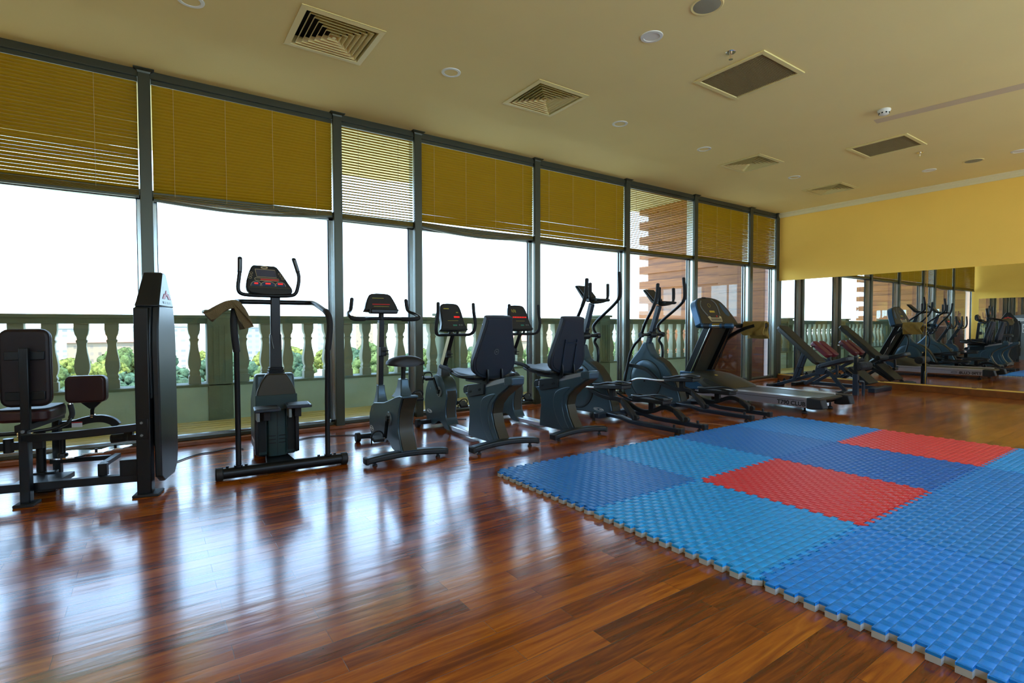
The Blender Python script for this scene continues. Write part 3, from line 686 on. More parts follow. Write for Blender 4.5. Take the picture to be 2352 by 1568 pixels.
def tree_mesh(kind, seed):
    r = random.Random(seed); b_ = MB()
    if kind == 'cypress':
        b_.lathe([(0.2, 0), (1.3, 1.5), (1.6, 4), (1.2, 8), (0.6, 11), (0.05, 13)], n=9)
    else:
        b_.lathe([(0.5, 0), (0.35, 5)], n=6)
        for _ in range(46):
            a = r.uniform(0, 2 * PI); th = r.uniform(-0.35, 1.0); q = 4.3 * math.sqrt(max(0, 1 - th * th)) * r.uniform(0.45, 1.0); zc = 6.6 + 3.6 * th
            s_ = r.uniform(0.9, 1.7)
            b_.ellip((q * math.cos(a), q * math.sin(a), zc), (s_, s_, s_ * 0.85), 9, 6)
    bm = bmesh.new(); me = bpy.data.meshes.new(kind); me.from_pydata(b_.v, [], b_.f)
    bm.from_mesh(me)
    for v in bm.verts: v.co += Vector((r.uniform(-.3, .3), r.uniform(-.3, .3), r.uniform(-.28, .28)))
    bmesh.ops.recalc_face_normals(bm, faces=bm.faces); bm.to_mesh(me); bm.free(); me.polygons.foreach_set('use_smooth', [True] * len(me.polygons)); return me
TM = []
for s_ in range(3):
    for lm in range(3):
        me = tree_mesh('leafy_tree', s_ * 5 + lm); me.materials.append(m_leaf[lm]); TM.append((me, lm))
cyp = tree_mesh('cypress', 3); cyp.materials.append(m_leaf[1])
rt_ = random.Random(11)
NT = ('yellow green', 'mid green', 'blue green')
placed = []
tries = 0
while len(placed) < 78 and tries < 6000:
    tries += 1
    ang = math.radians(rt_.uniform(-17, 60)); d = rt_.uniform(130, 285)
    x = -2 + d * math.sin(ang); y = -3 + d * math.cos(ang); cy_ = rt_.random() < 0.14 and ang < 0.5
    sc = rt_.uniform(1.0, 1.45); r_ = (1.7 if cy_ else 5.9) * sc
    if any((x - a) ** 2 + (y - b_) ** 2 < (r_ + q_) ** 2 for a, b_, q_ in placed): continue
    if any(abs(x - c[0]) < c[2] / 2 + r_ + 1 and abs(y - c[1]) < c[3] / 2 + r_ + 1 for c in CITY): continue
    placed.append((x, y, r_))
    if cy_:
        o = bpy.data.objects.new('cypress_tree', cyp); lab = 'narrow pointed cypress among the trees below the balcony'; grp = 'distant cypresses'
    else:
        me, lm = TM[rt_.randrange(9)]; o = bpy.data.objects.new('leafy_tree', me); lab = 'rounded %s tree in the park seen between the balusters' % NT[lm]; grp = 'distant %s trees' % NT[lm]
    COL.objects.link(o)
    o.scale = (sc, sc, sc * rt_.uniform(1.0, 1.25)); o.location = (x, y, -24); o.rotation_euler = (0, 0, rt_.uniform(0, 6))
    tag(o, lab, 'tree', grp)

#@@OBJECTS@@
# ------------------------------------------------------------------ seated leg machine (far left)
def rad(d): return math.radians(d)
t = thing('leg_machine', 'black steel seated leg machine with a tall grey weight shroud at the left edge', 'weight machine', (-2.37, 1.02, 0), -rad(14))
# frame
MB().b2((-0.36, -0.025, 0.0), (-0.31, 0.025, 0.46)).build('front_post', m_steel, t, bev=0.004)
MB().b2((-0.385, -0.055, 0.0), (-0.285, 0.055, 0.018)).build('foot_plate', m_rubber, t, bev=0.004)
p = MB().b2((-0.358, 0.0, 0.40), (-0.312, 0.03, 0.96)).build('back_upright', m_steel, t, bev=0.004)
for z in (0.44, 0.425): MB().cyl((-0.372, -0.0, z), (-0.298, -0.0, z), 0.008, 10).build('bolt', m_chrome, p)
MB().cyl((-0.335, -0.03, 0.455), (-0.335, -0.02, 0.455), 0.010, 12).build('bolt', m_grey_steel, p)
cv = cat_rom([(-0.335, -0.02, 0.418), (-0.27, -0.055, 0.420), (-0.1, -0.085, 0.428), (0.1, -0.075, 0.438), (0.27, -0.045, 0.446)], 8)
MB().rtube(cv, 0.035, 0.046).build('curved_front_tube', m_steel, t, bev=0.004)
MB().b2((-0.75, 0.03, 0.075), (0.28, 0.08, 0.125)).build('base_beam', m_steel, t, bev=0.004)
MB().b2((-0.44, 0.075, 0.085), (-0.2, 0.30, 0.12)).b2((-0.42, 0.28, 0.0), (-0.30, 0.34, 0.13)).build('base_bracket', m_steel, t, bev=0.004)
MB().b2((-0.80, 0.03, 0.0), (-0.75, 0.08, 0.46)).build('rear_post', m_steel, t, bev=0.004)
# column + shroud
MB().b2((0.245, -0.06, 0.0), (0.325, 0.02, 1.21)).build('weight_column', m_steel, t, bev=0.006)
MB().b2((0.225, -0.09, 0.0), (0.37, 0.05, 0.016)).build('column_foot', m_rubber, t, bev=0.004)
mp = MB().b2((0.25, -0.067, 0.37), (0.315, -0.06, 0.50)).build('mounting_plate', m_steel, t, bev=0.003)
for z in (0.395, 0.475): MB().cyl((0.28, -0.075, z), (0.28, -0.066, z), 0.008, 10).build('bolt', m_grey_steel, mp)
def shroud_side(y0, y1, z0, z1): return None
ol = [(-0.02, 0.11), (0.06, 0.06), (0.31, 0.05), (0.385, 0.10), (0.415, 0.20), (0.405, 0.95), (0.39, 1.10), (0.36, 1.222), (-0.005, 1.222), (-0.035, 1.09), (-0.045, 0.95), (-0.03, 0.6)]
sh = MB().prism(ol, 0.335, 0.375).build('weight_shroud', m_slated, t, bev=0.008)
MB().prism([(-0.035, 0.62), (-0.05, 0.95), (-0.04, 1.09), (-0.012, 1.222), (0.05, 1.222), (0.05, 0.62)], 0.240, 0.335).build('shroud_front', m_slated, sh, bev=0.01)
MB().prism([(0.05, 0.30), (0.41, 0.30), (0.40, 1.222), (0.05, 1.222)], 0.245, 0.335).build('shroud_back_panel', m_slated, sh, bev=0.01)
hd = [[(0.237, -0.022, 1.218), (0.376, -0.022, 1.218), (0.376, 0.375, 1.218), (0.237, 0.375, 1.218)], [(0.242, 0.0, 1.25), (0.373, 0.0, 1.25), (0.373, 0.36, 1.25), (0.242, 0.36, 1.25)], [(0.250, 0.15, 1.455), (0.360, 0.15, 1.455), (0.360, 0.245, 1.455), (0.250, 0.245, 1.455)]]
MB().loft(hd).build('top_hood', m_slated, t, bev=0.012)
# logo plate on the broad outer face of the shroud: red mountain mark and dark lettering strip
lg = MB().prism([(0.06, 1.225), (0.335, 1.225), (0.27, 1.36), (0.14, 1.36)], 0.371, 0.375).build('logo_plate', m_slated, sh, flat=True)
MB().prism([(0.095, 1.275), (0.145, 1.312), (0.165, 1.302), (0.20, 1.335), (0.235, 1.305), (0.255, 1.312), (0.305, 1.275), (0.245, 1.275), (0.20, 1.305), (0.155, 1.275)], 0.3745, 0.377).build('mountain_logo', m_redp, lg, flat=True)
for k in range(8): MB().b2((0.375, 0.105 + k * 0.025, 1.243), (0.377, 0.122 + k * 0.025, 1.258)).build('lettering', m_grey_steel, lg, flat=True)
for o_ in [lg] + list(lg.children):
    for v in o_.data.vertices: v.co.x -= max(0, v.co.z - 1.25) * 0.064 + 0.0015
# back pad
bp_ = MB().prism(rrect(-0.475, 0.595, -0.225, 1.075, 0.05), 0.045, 0.105, 'y').build('back_pad', m_wine, t, bev=0.018, seg=3)
MB().prism(rrect(-0.478, 0.60, -0.222, 1.07, 0.05), 0.075, 0.082, 'y').build('piping', m_maroon, bp_)
for z in (0.912, 0.665):
    br = MB().b2((-0.440, 0.030, z - 0.026), (-0.245, 0.046, z + 0.026)).build('pad_bracket', m_steel, bp_, bev=0.003)
# seat
st = MB().prism(rrect(-0.55, 0.14, -0.275, 0.44, 0.05), 0.485, 0.565, 'z').build('seat', m_maroon, t, bev=0.02, seg=3)
MB().prism(rrect(-0.545, 0.145, -0.28, 0.435, 0.05), 0.560, 0.570, 'z').build('seat_top', m_vinyl, st, bev=0.004)
MB().b2((-0.40, 0.03, 0.445), (-0.34, 0.56, 0.486)).build('seat_rail', m_steel, t, bev=0.004)
MB().b2((-0.39, 0.48, 0.0), (-0.345, 0.525, 0.45)).build('seat_leg', m_steel, t, bev=0.004)
# handle
hp = [(-0.335, 0.06, 0.437), (-0.24, 0.10, 0.445), (-0.19, 0.16, 0.462), (-0.185, 0.22, 0.495)]
h = MB().tube(hp, 0.011, 10, sm=6).build('handle', m_steel, t)
MB().tube([(-0.185, 0.215, 0.49), (-0.182, 0.23, 0.52), (-0.195, 0.24, 0.575)], 0.0155, 12, sm=4).build('grip', m_foam, h)
MB().cyl((-0.195, 0.24, 0.573), (-0.1965, 0.241, 0.583), 0.0145, 12).build('grip_cap', m_chrome, h)
# knee pad on its swing arm
kp = MB().prism(rrect(-0.322, 0.552, -0.083, 0.742, 0.035), 0.50, 0.575, 'y').build('knee_pad', m_maroon, t, bev=0.016, seg=3)
MB().prism([(-0.245, 0.556), (-0.115, 0.556), (-0.125, 0.545), (-0.165, 0.505), (-0.19, 0.505)], 0.53, 0.56, 'y').build('pad_bracket', m_steel, kp, bev=0.002)
MB().tube([(-0.172, 0.545, 0.515), (-0.178, 0.545, 0.49), (-0.178, 0.545, 0.44)], 0.012, 10).build('pad_stem', m_steel, kp)
MB().lathe([(0.022, 0.442), (0.022, 0.447), (0.014, 0.449), (0.014, 0.455), (0.02, 0.457), (0.02, 0.461), (0.01, 0.462)], (-0.178, 0.545, 0), 16).build('lock_ring', m_chrome, kp)
arm = cat_rom([(-0.36, 0.53, 0.40), (-0.28, 0.535, 0.405), (-0.20, 0.545, 0.425), (-0.12, 0.55, 0.428), (-0.06, 0.55, 0.405), (-0.03, 0.55, 0.37)], 6)
a_ = MB().rtube(arm, 0.045, 0.05).build('swing_arm', m_steel, t, bev=0.006)
MB().b2((-0.285, 0.505, 0.382), (-0.225, 0.510, 0.412)).build('warning_label', m_whitep, a_, flat=True)
MB().b2((-0.285, 0.5045, 0.412), (-0.225, 0.5105, 0.419)).build('label_strip', m_redp, a_, flat=True)
# pivot column, cam disc and foot plates
MB().cyl((-0.395, 0.34, 0.05), (-0.395, 0.34, 0.40), 0.026, 16).build('pivot_column', m_steel, t)
MB().lathe([(0.036, 0.09), (0.036, 0.11), (0.03, 0.115)], (-0.395, 0.34, 0), 16).build('pivot_collar', m_steel, t)
di = MB().prism([(-0.28 + 0.14 * math.cos(2 * PI * k / 24), 0.42 + 0.13 * math.sin(2 * PI * k / 24)) for k in range(24)], 0.205, 0.213, 'z').build('cam_disc', m_chrome, t)
MB().lathe([(0.03, 0.212), (0.028, 0.225), (0.016, 0.23), (0.016, 0.33)], (-0.30, 0.40, 0), 14).build('cam_spindle', m_steel, di)
MB().b2((-0.36, 0.36, 0.165), (-0.02, 0.39, 0.195)).build('link_beam', m_steel, t, bev=0.003)
for dx, dy in ((-0.10, 0.36), (-0.02, 0.46)):
    f_ = MB().prism([(dx - 0.07, dy - 0.05), (dx + 0.06, dy - 0.05), (dx + 0.09, dy + 0.05), (dx - 0.04, dy + 0.05)], 0.222, 0.232, 'z').build('foot_rest', m_chrome, t, bev=0.003)
    MB().cyl((dx, dy, 0.23), (dx, dy, 0.25), 0.009, 10).build('pin', m_rubber, f_)
MB().b2((-0.005, 0.08, 0.12), (0.045, 0.12, 0.20)).b2((-0.005, 0.10, 0.17), (0.03, 0.40, 0.20)).build('support_post', m_steel, t, bev=0.003)
MB().b2((0.13, 0.025, 0.12), (0.245, 0.085, 0.225)).build('pulley_box', m_steel, t, bev=0.003)
ro = MB().cyl((0.02, 0.24, 0.33), (0.13, 0.30, 0.33), 0.030, 16).build('roller', m_foam, t, bev=0.008)
MB().b2((0.10, 0.22, 0.315), (0.15, 0.26, 0.40)).b2((0.13, 0.20, 0.315), (0.30, 0.25, 0.355)).build('roller_arm', m_steel, t, bev=0.003)
MB().b2((-0.85, 0.22, 0.30), (-0.34, 0.26, 0.35)).build('left_arm', m_steel, t, bev=0.003)
MB().cyl((-0.52, 0.24, 0.285), (-0.52, 0.24, 0.375), 0.026, 14).build('arm_pivot', m_steel, t)
MB().tube([(-0.335, 0.04, 0.437), (-0.5, 0.06, 0.432), (-0.75, 0.06, 0.43), (-0.78, 0.06, 0.40)], 0.013, 10).build('left_handle_tube', m_steel, t)

# ------------------------------------------------------------------ weight machine beyond the left edge, seen in the mirror
t = thing('weight_stack_machine', 'grey weight stack machine with an oval white name plate, seen only in the wall mirror', 'weight machine', (-3.62, 1.25, 0))
MB().prism([(-0.36, 0.0), (0.36, 0.0), (0.36, 1.30), (0.33, 1.36), (-0.40, 1.44), (-0.40, 1.38)], -0.06, 0.06).build('tower_shroud', m_grey_steel, t, bev=0.012)
pl = MB().prism([(0.0 + 0.30 * math.cos(2 * PI * k / 28), 1.25 + 0.05 * math.sin(2 * PI * k / 28)) for k in range(28)], 0.060, 0.066).build('name_plate', m_whitep, t)
for k in range(16):
    if k in (7, 8): continue
    MB().b2((0.066, -0.24 + k * 0.03, 1.24), (0.0675, -0.222 + k * 0.03, 1.26)).build('lettering', m_panel, pl, flat=True)
MB().tube([(0.066, -0.02, 1.225), (0.067, 0.03, 1.275)], 0.004, 6).tube([(0.066, 0.02, 1.225), (0.067, -0.02, 1.275)], 0.004, 6).build('cross_mark', m_panel, pl)
MB().b2((0.06, -0.10, 0.12), (0.064, 0.10, 1.16)).build('stack_window', m_dark, t)
for k in range(14): MB().b2((0.064, -0.085, 0.14 + k * 0.034), (0.085, 0.085, 0.168 + k * 0.034)).build('weight_plate', m_steel, t, bev=0.003)
for yy in (-0.05, 0.05): MB().cyl((0.075, yy, 0.12), (0.075, yy, 1.15), 0.007, 10).build('guide_rod', m_chrome, t)
MB().b2((-0.30, -0.40, 0.0), (0.36, -0.34, 0.06)).b2((-0.30, 0.34, 0.0), (0.36, 0.40, 0.06)).build('base_frame', m_grey_steel, t, bev=0.004)
MB().b2((0.0, 0.20, 0.06), (0.05, 0.25, 0.45)).build('roller_post', m_grey_steel, t, bev=0.004)
MB().cyl((0.03, 0.12, 0.46), (0.30, 0.12, 0.46), 0.055, 18).build('roller_pad', m_foam, t, bev=0.01)
ps = MB().b2((0.06, -0.30, 0.85), (0.063, -0.13, 1.12)).build('instruction_placard', m_whitep, t, flat=True)
for k in range(4): MB().b2((0.063, -0.285 + 0.075 * (k % 2), 0.87 + 0.12 * (k // 2)), (0.0645, -0.225 + 0.075 * (k % 2), 0.96 + 0.12 * (k // 2))).build('placard_figure', m_grey_steel, ps, flat=True)

# ------------------------------------------------------------------ stair climber
t = thing('stair_climber', 'charcoal stair climber with hoop handrails and an upright console before the second window', 'stair climber', (-1.25, 0.927, 0), -rad(3.3))
bt = MB().cyl((-0.43, 0.045, 0.047), (0.43, 0.045, 0.047), 0.040, 20).build('base_tube', m_steel, t)
for sg in (-1, 1):
    MB().cyl((sg * 0.405, 0.045, 0.047), (sg * 0.455, 0.045, 0.047), 0.047, 20).build('end_cap', m_rubber, bt, bev=0.008)
    MB().cyl((sg * 0.31, 0.045, 0.085), (sg * 0.31, 0.045, 0.097), 0.028, 16).build('post_collar', m_steel, bt)
    for dx in (-0.07, 0.05): MB().cyl((sg * 0.31 + dx, 0.045, 0.083), (sg * 0.31 + dx, 0.045, 0.098), 0.010, 10).build('bolt', m_steel, bt)
for sg in (-1, 1):
    hr = MB().tube([(sg * 0.308, 0.045, 0.09), (sg * 0.308, 0.04, 0.5), (sg * 0.310, 0.02, 0.80), (sg * 0.310, 0.01, 0.93)], 0.0185, 14, sm=4).build('handrail', m_steel, t)
    gp = cat_rom([(sg * 0.310, 0.01, 0.91), (sg * 0.322, 0.0, 1.02), (sg * 0.326, 0.0, 1.12), (sg * 0.320, 0.03, 1.178), (sg * 0.315, 0.09, 1.205)], 5)
    MB().tube(gp, 0.0235, 14).build('grip_sleeve', m_foam, hr)
    MB().tube([(sg * 0.315, 0.08, 1.202), (sg * 0.30, 0.25, 1.245), (sg * 0.285, 0.40, 1.278), (sg * 0.25, 0.45, 1.283), (sg * 0.18, 0.465, 1.284), (sg * 0.0, 0.47, 1.284)], 0.0195, 14, sm=6).build('side_rail', m_steel, hr)
MB().loft([[(x, y + dy, z) for x, y in ((-0.036, -0.028), (0.036, -0.028), (0.036, 0.028), (-0.036, 0.028))] for z, dy in ((0.70, 0.49), (1.0, 0.48), (1.36, 0.468))]).build('console_mast', m_char, t, bev=0.008)
MB().loft([[(x * k, y * k + 0.49, z) for x, y in ((-0.04, -0.034), (0.04, -0.034), (0.04, 0.034), (-0.04, 0.034))] for z, k in ((0.70, 1.5), (0.715, 1.55), (0.72, 1.35), (0.735, 1.45), (0.74, 1.25), (0.755, 1.35), (0.76, 1.1), (1.02, 1.02), (1.025, 0.95))]).build('rubber_boot', m_rubber, t)
MB().tube([(-0.036, 0.44, 1.02), (-0.03, 0.443, 0.97), (-0.018, 0.445, 0.91)], 0.003, 6).build('cable', m_grey_steel, t)
# body: box with domed front shell
prof_b = [(0.41, 0.05), (0.41, 0.52), (0.43, 0.60), (0.46, 0.705), (0.56, 0.705), (0.74, 0.58), (0.90, 0.47), (0.92, 0.30), (0.92, 0.06)]
MB().prism(prof_b, -0.155, 0.135).build('drive_housing', m_slate, t, bev=0.02, seg=3)
fr = [(-0.165, 0.10), (-0.165, 0.44), (-0.160, 0.52), (-0.148, 0.58), (-0.125, 0.64), (-0.095, 0.69), (-0.082, 0.712), (0.062, 0.712), (0.075, 0.69), (0.105, 0.64), (0.128, 0.58), (0.14, 0.52), (0.145, 0.44), (0.145, 0.10)]
fs = MB().prism(fr, 0.375, 0.43, 'y').build('front_shell', m_brown, t, bev=0.012)
MB().b2((-0.163, 0.372, 0.07), (0.143, 0.39, 0.545)).build('lower_panel', m_green, fs, bev=0.006)
cc = [[(-0.09 + dx, yy, z) for dx, yy in ((0, 0.375), (0.012, 0.345), (0.075, 0.33), (0.138, 0.345), (0.15, 0.375))] for z in (0.06, 0.43)]
ccv = MB().loft(cc).build('centre_cover', m_green, t, bev=0.006)
for k in range(3):
    for sx in (-0.047, 0.018): MB().b2((sx - 0.028, 0.3325, 0.165 + k * 0.028), (sx + 0.028, 0.345, 0.172 + k * 0.028)).build('vent_slot', m_dark, ccv)
MB().b2((-0.0165, 0.3285, 0.06), (-0.0135, 0.334, 0.43)).build('centre_seam', m_dark, ccv)
for x0, x1 in ((-0.155, -0.095), (0.066, 0.125)): MB().b2((x0, 0.355, 0.10), (x1, 0.376, 0.44)).build('pedal_slot', m_dark, t)
for x0, x1 in ((-0.175, -0.150), (0.118, 0.146)): MB().b2((x0, 0.325, 0.085), (x1, 0.38, 0.44)).build('slot_guard', m_steel, t, bev=0.004)
for cx, z in ((-0.105, 0.468), (0.115, 0.482)):
    pd = MB().prism([(cx - 0.095, 0.06), (cx + 0.085, 0.06), (cx + 0.095, 0.27), (cx - 0.085, 0.27)], z - 0.014, z + 0.008, 'z').build('pedal', m_blue_steel, t, bev=0.006)
    MB().prism([(cx - 0.08, 0.075), (cx + 0.07, 0.075), (cx + 0.08, 0.255), (cx - 0.07, 0.255)], z + 0.008, z + 0.011, 'z').build('tread_pad', m_rubber, pd)
    MB().b2((cx - 0.02, 0.20, z - 0.10), (cx + 0.03, 0.36, z - 0.012)).build('pedal_arm', m_steel, pd, bev=0.004)
    MB().b2((cx - 0.075, 0.10, z - 0.085), (cx - 0.055, 0.20, z - 0.012)).build('pedal_bracket', m_grey_steel, pd, bev=0.002)
MB().prism([(-0.12, 0.05), (0.10, 0.05), (0.07, 0.45), (-0.09, 0.45)], 0.02, 0.055, 'z').build('frame_plate', m_steel, t, bev=0.006)
MB().b2((-0.14, 0.80, 0.0), (0.12, 0.90, 0.06)).build('rear_foot', m_rubber, t)
MB().b2((-0.157, 0.62, 0.13), (-0.1545, 0.80, 0.15)).build('side_badge', m_whitep, t, flat=True)
# console
cz = lambda y, z: (y, z)
cs = [(-0.205, 1.375), (-0.212, 1.405), (-0.205, 1.46), (-0.185, 1.53), (-0.165, 1.577), (-0.15, 1.585), (0.0, 1.583), (0.02, 1.572), (0.055, 1.52), (0.10, 1.44), (0.128, 1.395), (0.128, 1.37), (0.115, 1.345), (0.04, 1.335), (-0.09, 1.335), (-0.18, 1.35)]
Mc = Matrix.Translation((0, 0.44, 1.40)) @ Matrix.Rotation(rad(-14), 4, 'X') @ Matrix.Translation((0, 0, -1.40))
co = MB().prism(cs, -0.005, 0.055, 'y').xf(Mc).build('console', m_char, t, bev=0.012)
def cpan(poly, d0, d1, name, m_, par): return MB().prism(poly, d0, d1, 'y').xf(Mc).build(name, m_, par, flat=True)
def ringpoly(cx, cz_, a, b_, n_=24): return [(cx + a * math.cos(2 * PI * k / n_), cz_ + b_ * math.sin(2 * PI * k / n_)) for k in range(n_)]
def outline(pts, r_, name, m_, par, d=-0.007, closed=True):
    P = [Mc @ Vector((a, d, b_)) for a, b_ in pts]
    if closed: P.append(P[0])
    return MB().tube(P, r_, 6).build(name, m_, par)
cpan(ringpoly(-0.075, 1.563, 0.026, 0.011), -0.0085, -0.004, 'badge', m_tan, co)
cpan(ringpoly(-0.075, 1.563, 0.017, 0.005), -0.0092, -0.004, 'badge_mark', m_panel, co)
sp_ = [(-0.142, 1.548), (0.002, 1.545), (0.012, 1.483), (-0.132, 1.485)]
cpan(sp_, -0.0075, -0.004, 'screen', m_screen, co); outline(sp_, 0.0022, 'screen_border', m_tan, co)
bar = [(-0.145, 1.475), (0.026, 1.472), (0.030, 1.460), (0.024, 1.452), (-0.138, 1.455), (-0.148, 1.463)]
outline(bar, 0.002, 'readout_border', m_tan, co); cpan([(-0.105, 1.469), (0.024, 1.467), (0.024, 1.456), (-0.105, 1.458)], -0.0075, -0.004, 'led_readout', m_redled2, co)
for cx, rw, rh, wid in ((-0.138, 0.040, 0.040, 0.014), (-0.052, 0.058, 0.040, 0.019), (0.038, 0.040, 0.038, 0.019)):
    ar = [(cx + rw * math.cos(PI * k / 14), 1.408 + rh * math.sin(PI * k / 14)) for k in range(15)]
    cpan(ar, -0.0072, -0.004, 'dial_panel', m_bluep, co); outline(ar, 0.0018, 'dial_border', m_tan, co, closed=False)
    cpan(rect(cx - wid, 1.423, cx + wid, 1.436), -0.0085, -0.004, 'led_digits', m_redled, co)
for k in range(3):
    for cx in (-0.170 - 0.005 * k, 0.038 + 0.011 * k): outline(ringpoly(cx, 1.515 - k * 0.020, 0.011, 0.0075, 14), 0.0012, 'button_ring', m_tan, co)
cpan([(-0.19, 1.405), (0.115, 1.402), (0.118, 1.388), (-0.19, 1.391)], -0.0075, -0.004, 'button_strip', m_brown, co)
for sg in (-1, 1):
    hx = lambda x: -0.045 + sg * x
    if sg < 0: pth = [(-0.01, 1.333), (0.14, 1.335), (0.205, 1.348), (0.222, 1.39), (0.214, 1.47), (0.208, 1.53), (0.206, 1.62)]
    else: pth = [(-0.01, 1.333), (0.12, 1.335), (0.19, 1.352), (0.215, 1.42), (0.222, 1.49), (0.21, 1.55), (0.185, 1.635)]
    P = cat_rom([(hx(a), 0.43 - 0.03 * max(0, a - 0.1), b_) for a, b_ in pth], 6)
    hb = MB().tube(P, 0.0145, 12).build('console_handle', m_steel, t)
    MB().tube(P[-9:], 0.0165, 12).ellip(P[-1], (0.0165, 0.0165, 0.012), 12, 6).build('grip', m_foam, hb)
    MB().tube([P[-8] + Vector((0, -0.016, 0)), P[-4] + Vector((0, -0.016, 0)), P[-2] + Vector((0, -0.016, 0))], 0.007, 8).build('pulse_sensor', m_grey_steel, hb)

# towel over the left rail of the stair climber
def towel(name, lab, sec, length, thick, m_, loc, rz, seed, grp=None, wav=0.012):
    r = random.Random(seed); cen = cat_rom([(a, 0, b_) for a, b_ in sec], 6); nrm = []
    n_ = len(cen); L = 14; rings = []
    for i in range(L + 1):
        u_ = i / L; ring_t = []; ring_b = []
        for k in range(n_):
            a = cen[max(k - 1, 0)]; b_ = cen[min(k + 1, n_ - 1)]; tg = (b_ - a).normalized(); nn = Vector((-tg.z, 0, tg.x))
            f_ = abs(2 * k / (n_ - 1) - 1)
            wv = wav * f_ * math.sin(u_ * 9 + seed + k * 0.25) + wav * 0.5 * f_ * math.sin(u_ * 17 + k * 0.5)
            y = (u_ - 0.5) * length * (1 + 0.10 * f_ * math.sin(seed + k * 0.3)) + 0.02 * f_ * math.sin(k * 0.4 + seed)
            c = Vector((cen[k].x, y, cen[k].z)) + nn * wv
            ring_t.append(c + nn * thick / 2); ring_b.append(c - nn * thick / 2)
        rings.append(ring_t + list(reversed(ring_b)))
    o = MB().loft(rings).build(name, m_, None, loc=loc, ang=60); o.rotation_euler = (0, 0, rz)
    return tag(o, lab, 'towel', grp)
towel('towel', 'olive brown towel draped over the left handrail of the stair climber', [(-0.150, -0.062), (-0.130, -0.045), (-0.08, -0.008), (-0.03, 0.022), (0.015, 0.030), (0.045, 0.0), (0.07, -0.07), (0.090, -0.14)], 0.22, 0.058, m_towel, (-1.575, 1.045, 1.215), -rad(3), 3)

# ------------------------------------------------------------------ shared bike pieces
def console_bike(t, y, z0, z1, w0, w1, lean, leds, seed=0, name='console'):
    # lozenge console facing -y (the rider), leaning back by lean degrees; z0 bottom, z1 top
    h = z1 - z0
    Mx = Matrix.Translation((0, y, z0)) @ Matrix.Rotation(-rad(lean), 4, 'X')
    ol = [(-w0 / 2, 0.02), (-w0 / 2 + 0.012, 0.0), (w0 / 2 - 0.012, 0.0), (w0 / 2, 0.02), (w0 / 2 - 0.018, 0.08), (w1 / 2 + 0.012, h * 0.55), (w1 / 2, h - 0.045), (w1 / 2 - 0.04, h), (-w1 / 2 + 0.04, h), (-w1 / 2, h - 0.045), (-w1 / 2 - 0.012, h * 0.55), (-w0 / 2 + 0.018, 0.08)]
    ol = sm2(ol, 3)
    co = MB().prism(ol, 0.0, 0.05, 'y').xf(Mx).build(name, m_char, t, bev=0.012)
    fp = [(a * 0.88, h * 0.05 + b_ * 0.9) for a, b_ in ol]
    fc = MB().prism(fp, -0.003, 0.004, 'y').xf(Mx).build('face_panel', m_panel, co, flat=True)
    def bar(x0, x1, za, zb, nm, m_, d=-0.0045): return MB().b2((x0, d, za), (x1, 0.0, zb)).xf(Mx).build(nm, m_, co, flat=True)
    for f_ in leds: bar(*f_)
    return co
def strap_pedal(t, c, sgn, tilt, name='pedal'):
    c = Vector(c); Mx = Matrix.Translation(c) @ Matrix.Rotation(tilt, 4, 'X')
    pd = MB().b2((-0.045, -0.05, -0.014), (0.045, 0.05, 0.014)).xf(Mx).build(name, m_rubber, t, bev=0.006)
    MB().tube([Mx @ Vector(p) for p in ((-0.047, 0.0, -0.05), (-0.05, 0.0, 0.0), (-0.046, 0.0, 0.035), (-0.02, 0.0, 0.062), (0.02, 0.0, 0.062), (0.046, 0.0, 0.035), (0.047, 0.0, 0.0))], 0.006, 6, sm=4).build('strap', m_rubber, pd)
    return pd
def stabiliser(t, hw, y, z, arch, name='rear_stabiliser'):
    P = [Vector((hw * (k / 8 - 1), y, z + arch * (1 - (k / 8 - 1) ** 2))) for k in range(17)]
    st = MB().rtube(P, 0.085, 0.05).build(name, m_slated, t, bev=0.014, seg=3)
    for sg in (-1, 1):
        e_ = P[0] if sg < 0 else P[-1]
        MB().b2((e_.x - 0.012 * (sg < 0) - (0.02 if sg > 0 else 0), y - 0.044, z - 0.027), (e_.x + 0.012 * (sg > 0) + (0.02 if sg < 0 else 0), y + 0.044, z + 0.027)).build('end_cap', m_rubber, st, bev=0.01)
        MB().lathe([(0.012, z), (0.012, 0.012), (0.02, 0.010), (0.02, 0.0)], (sg * (hw - 0.07), y, 0), 12).build('levelling_foot', m_rubber, st)
    return st
def transport(t, hw, y, name='front_stabiliser'):
    st = MB().b2((-hw, y - 0.03, 0.03), (hw, y + 0.03, 0.075)).build(name, m_slated, t, bev=0.01)
    for sg in (-1, 1): MB().cyl((sg * (hw - 0.012), y, 0.045), (sg * (hw + 0.03), y, 0.045), 0.045, 20).build('transport_wheel', m_rubber, st, bev=0.005)
    return st
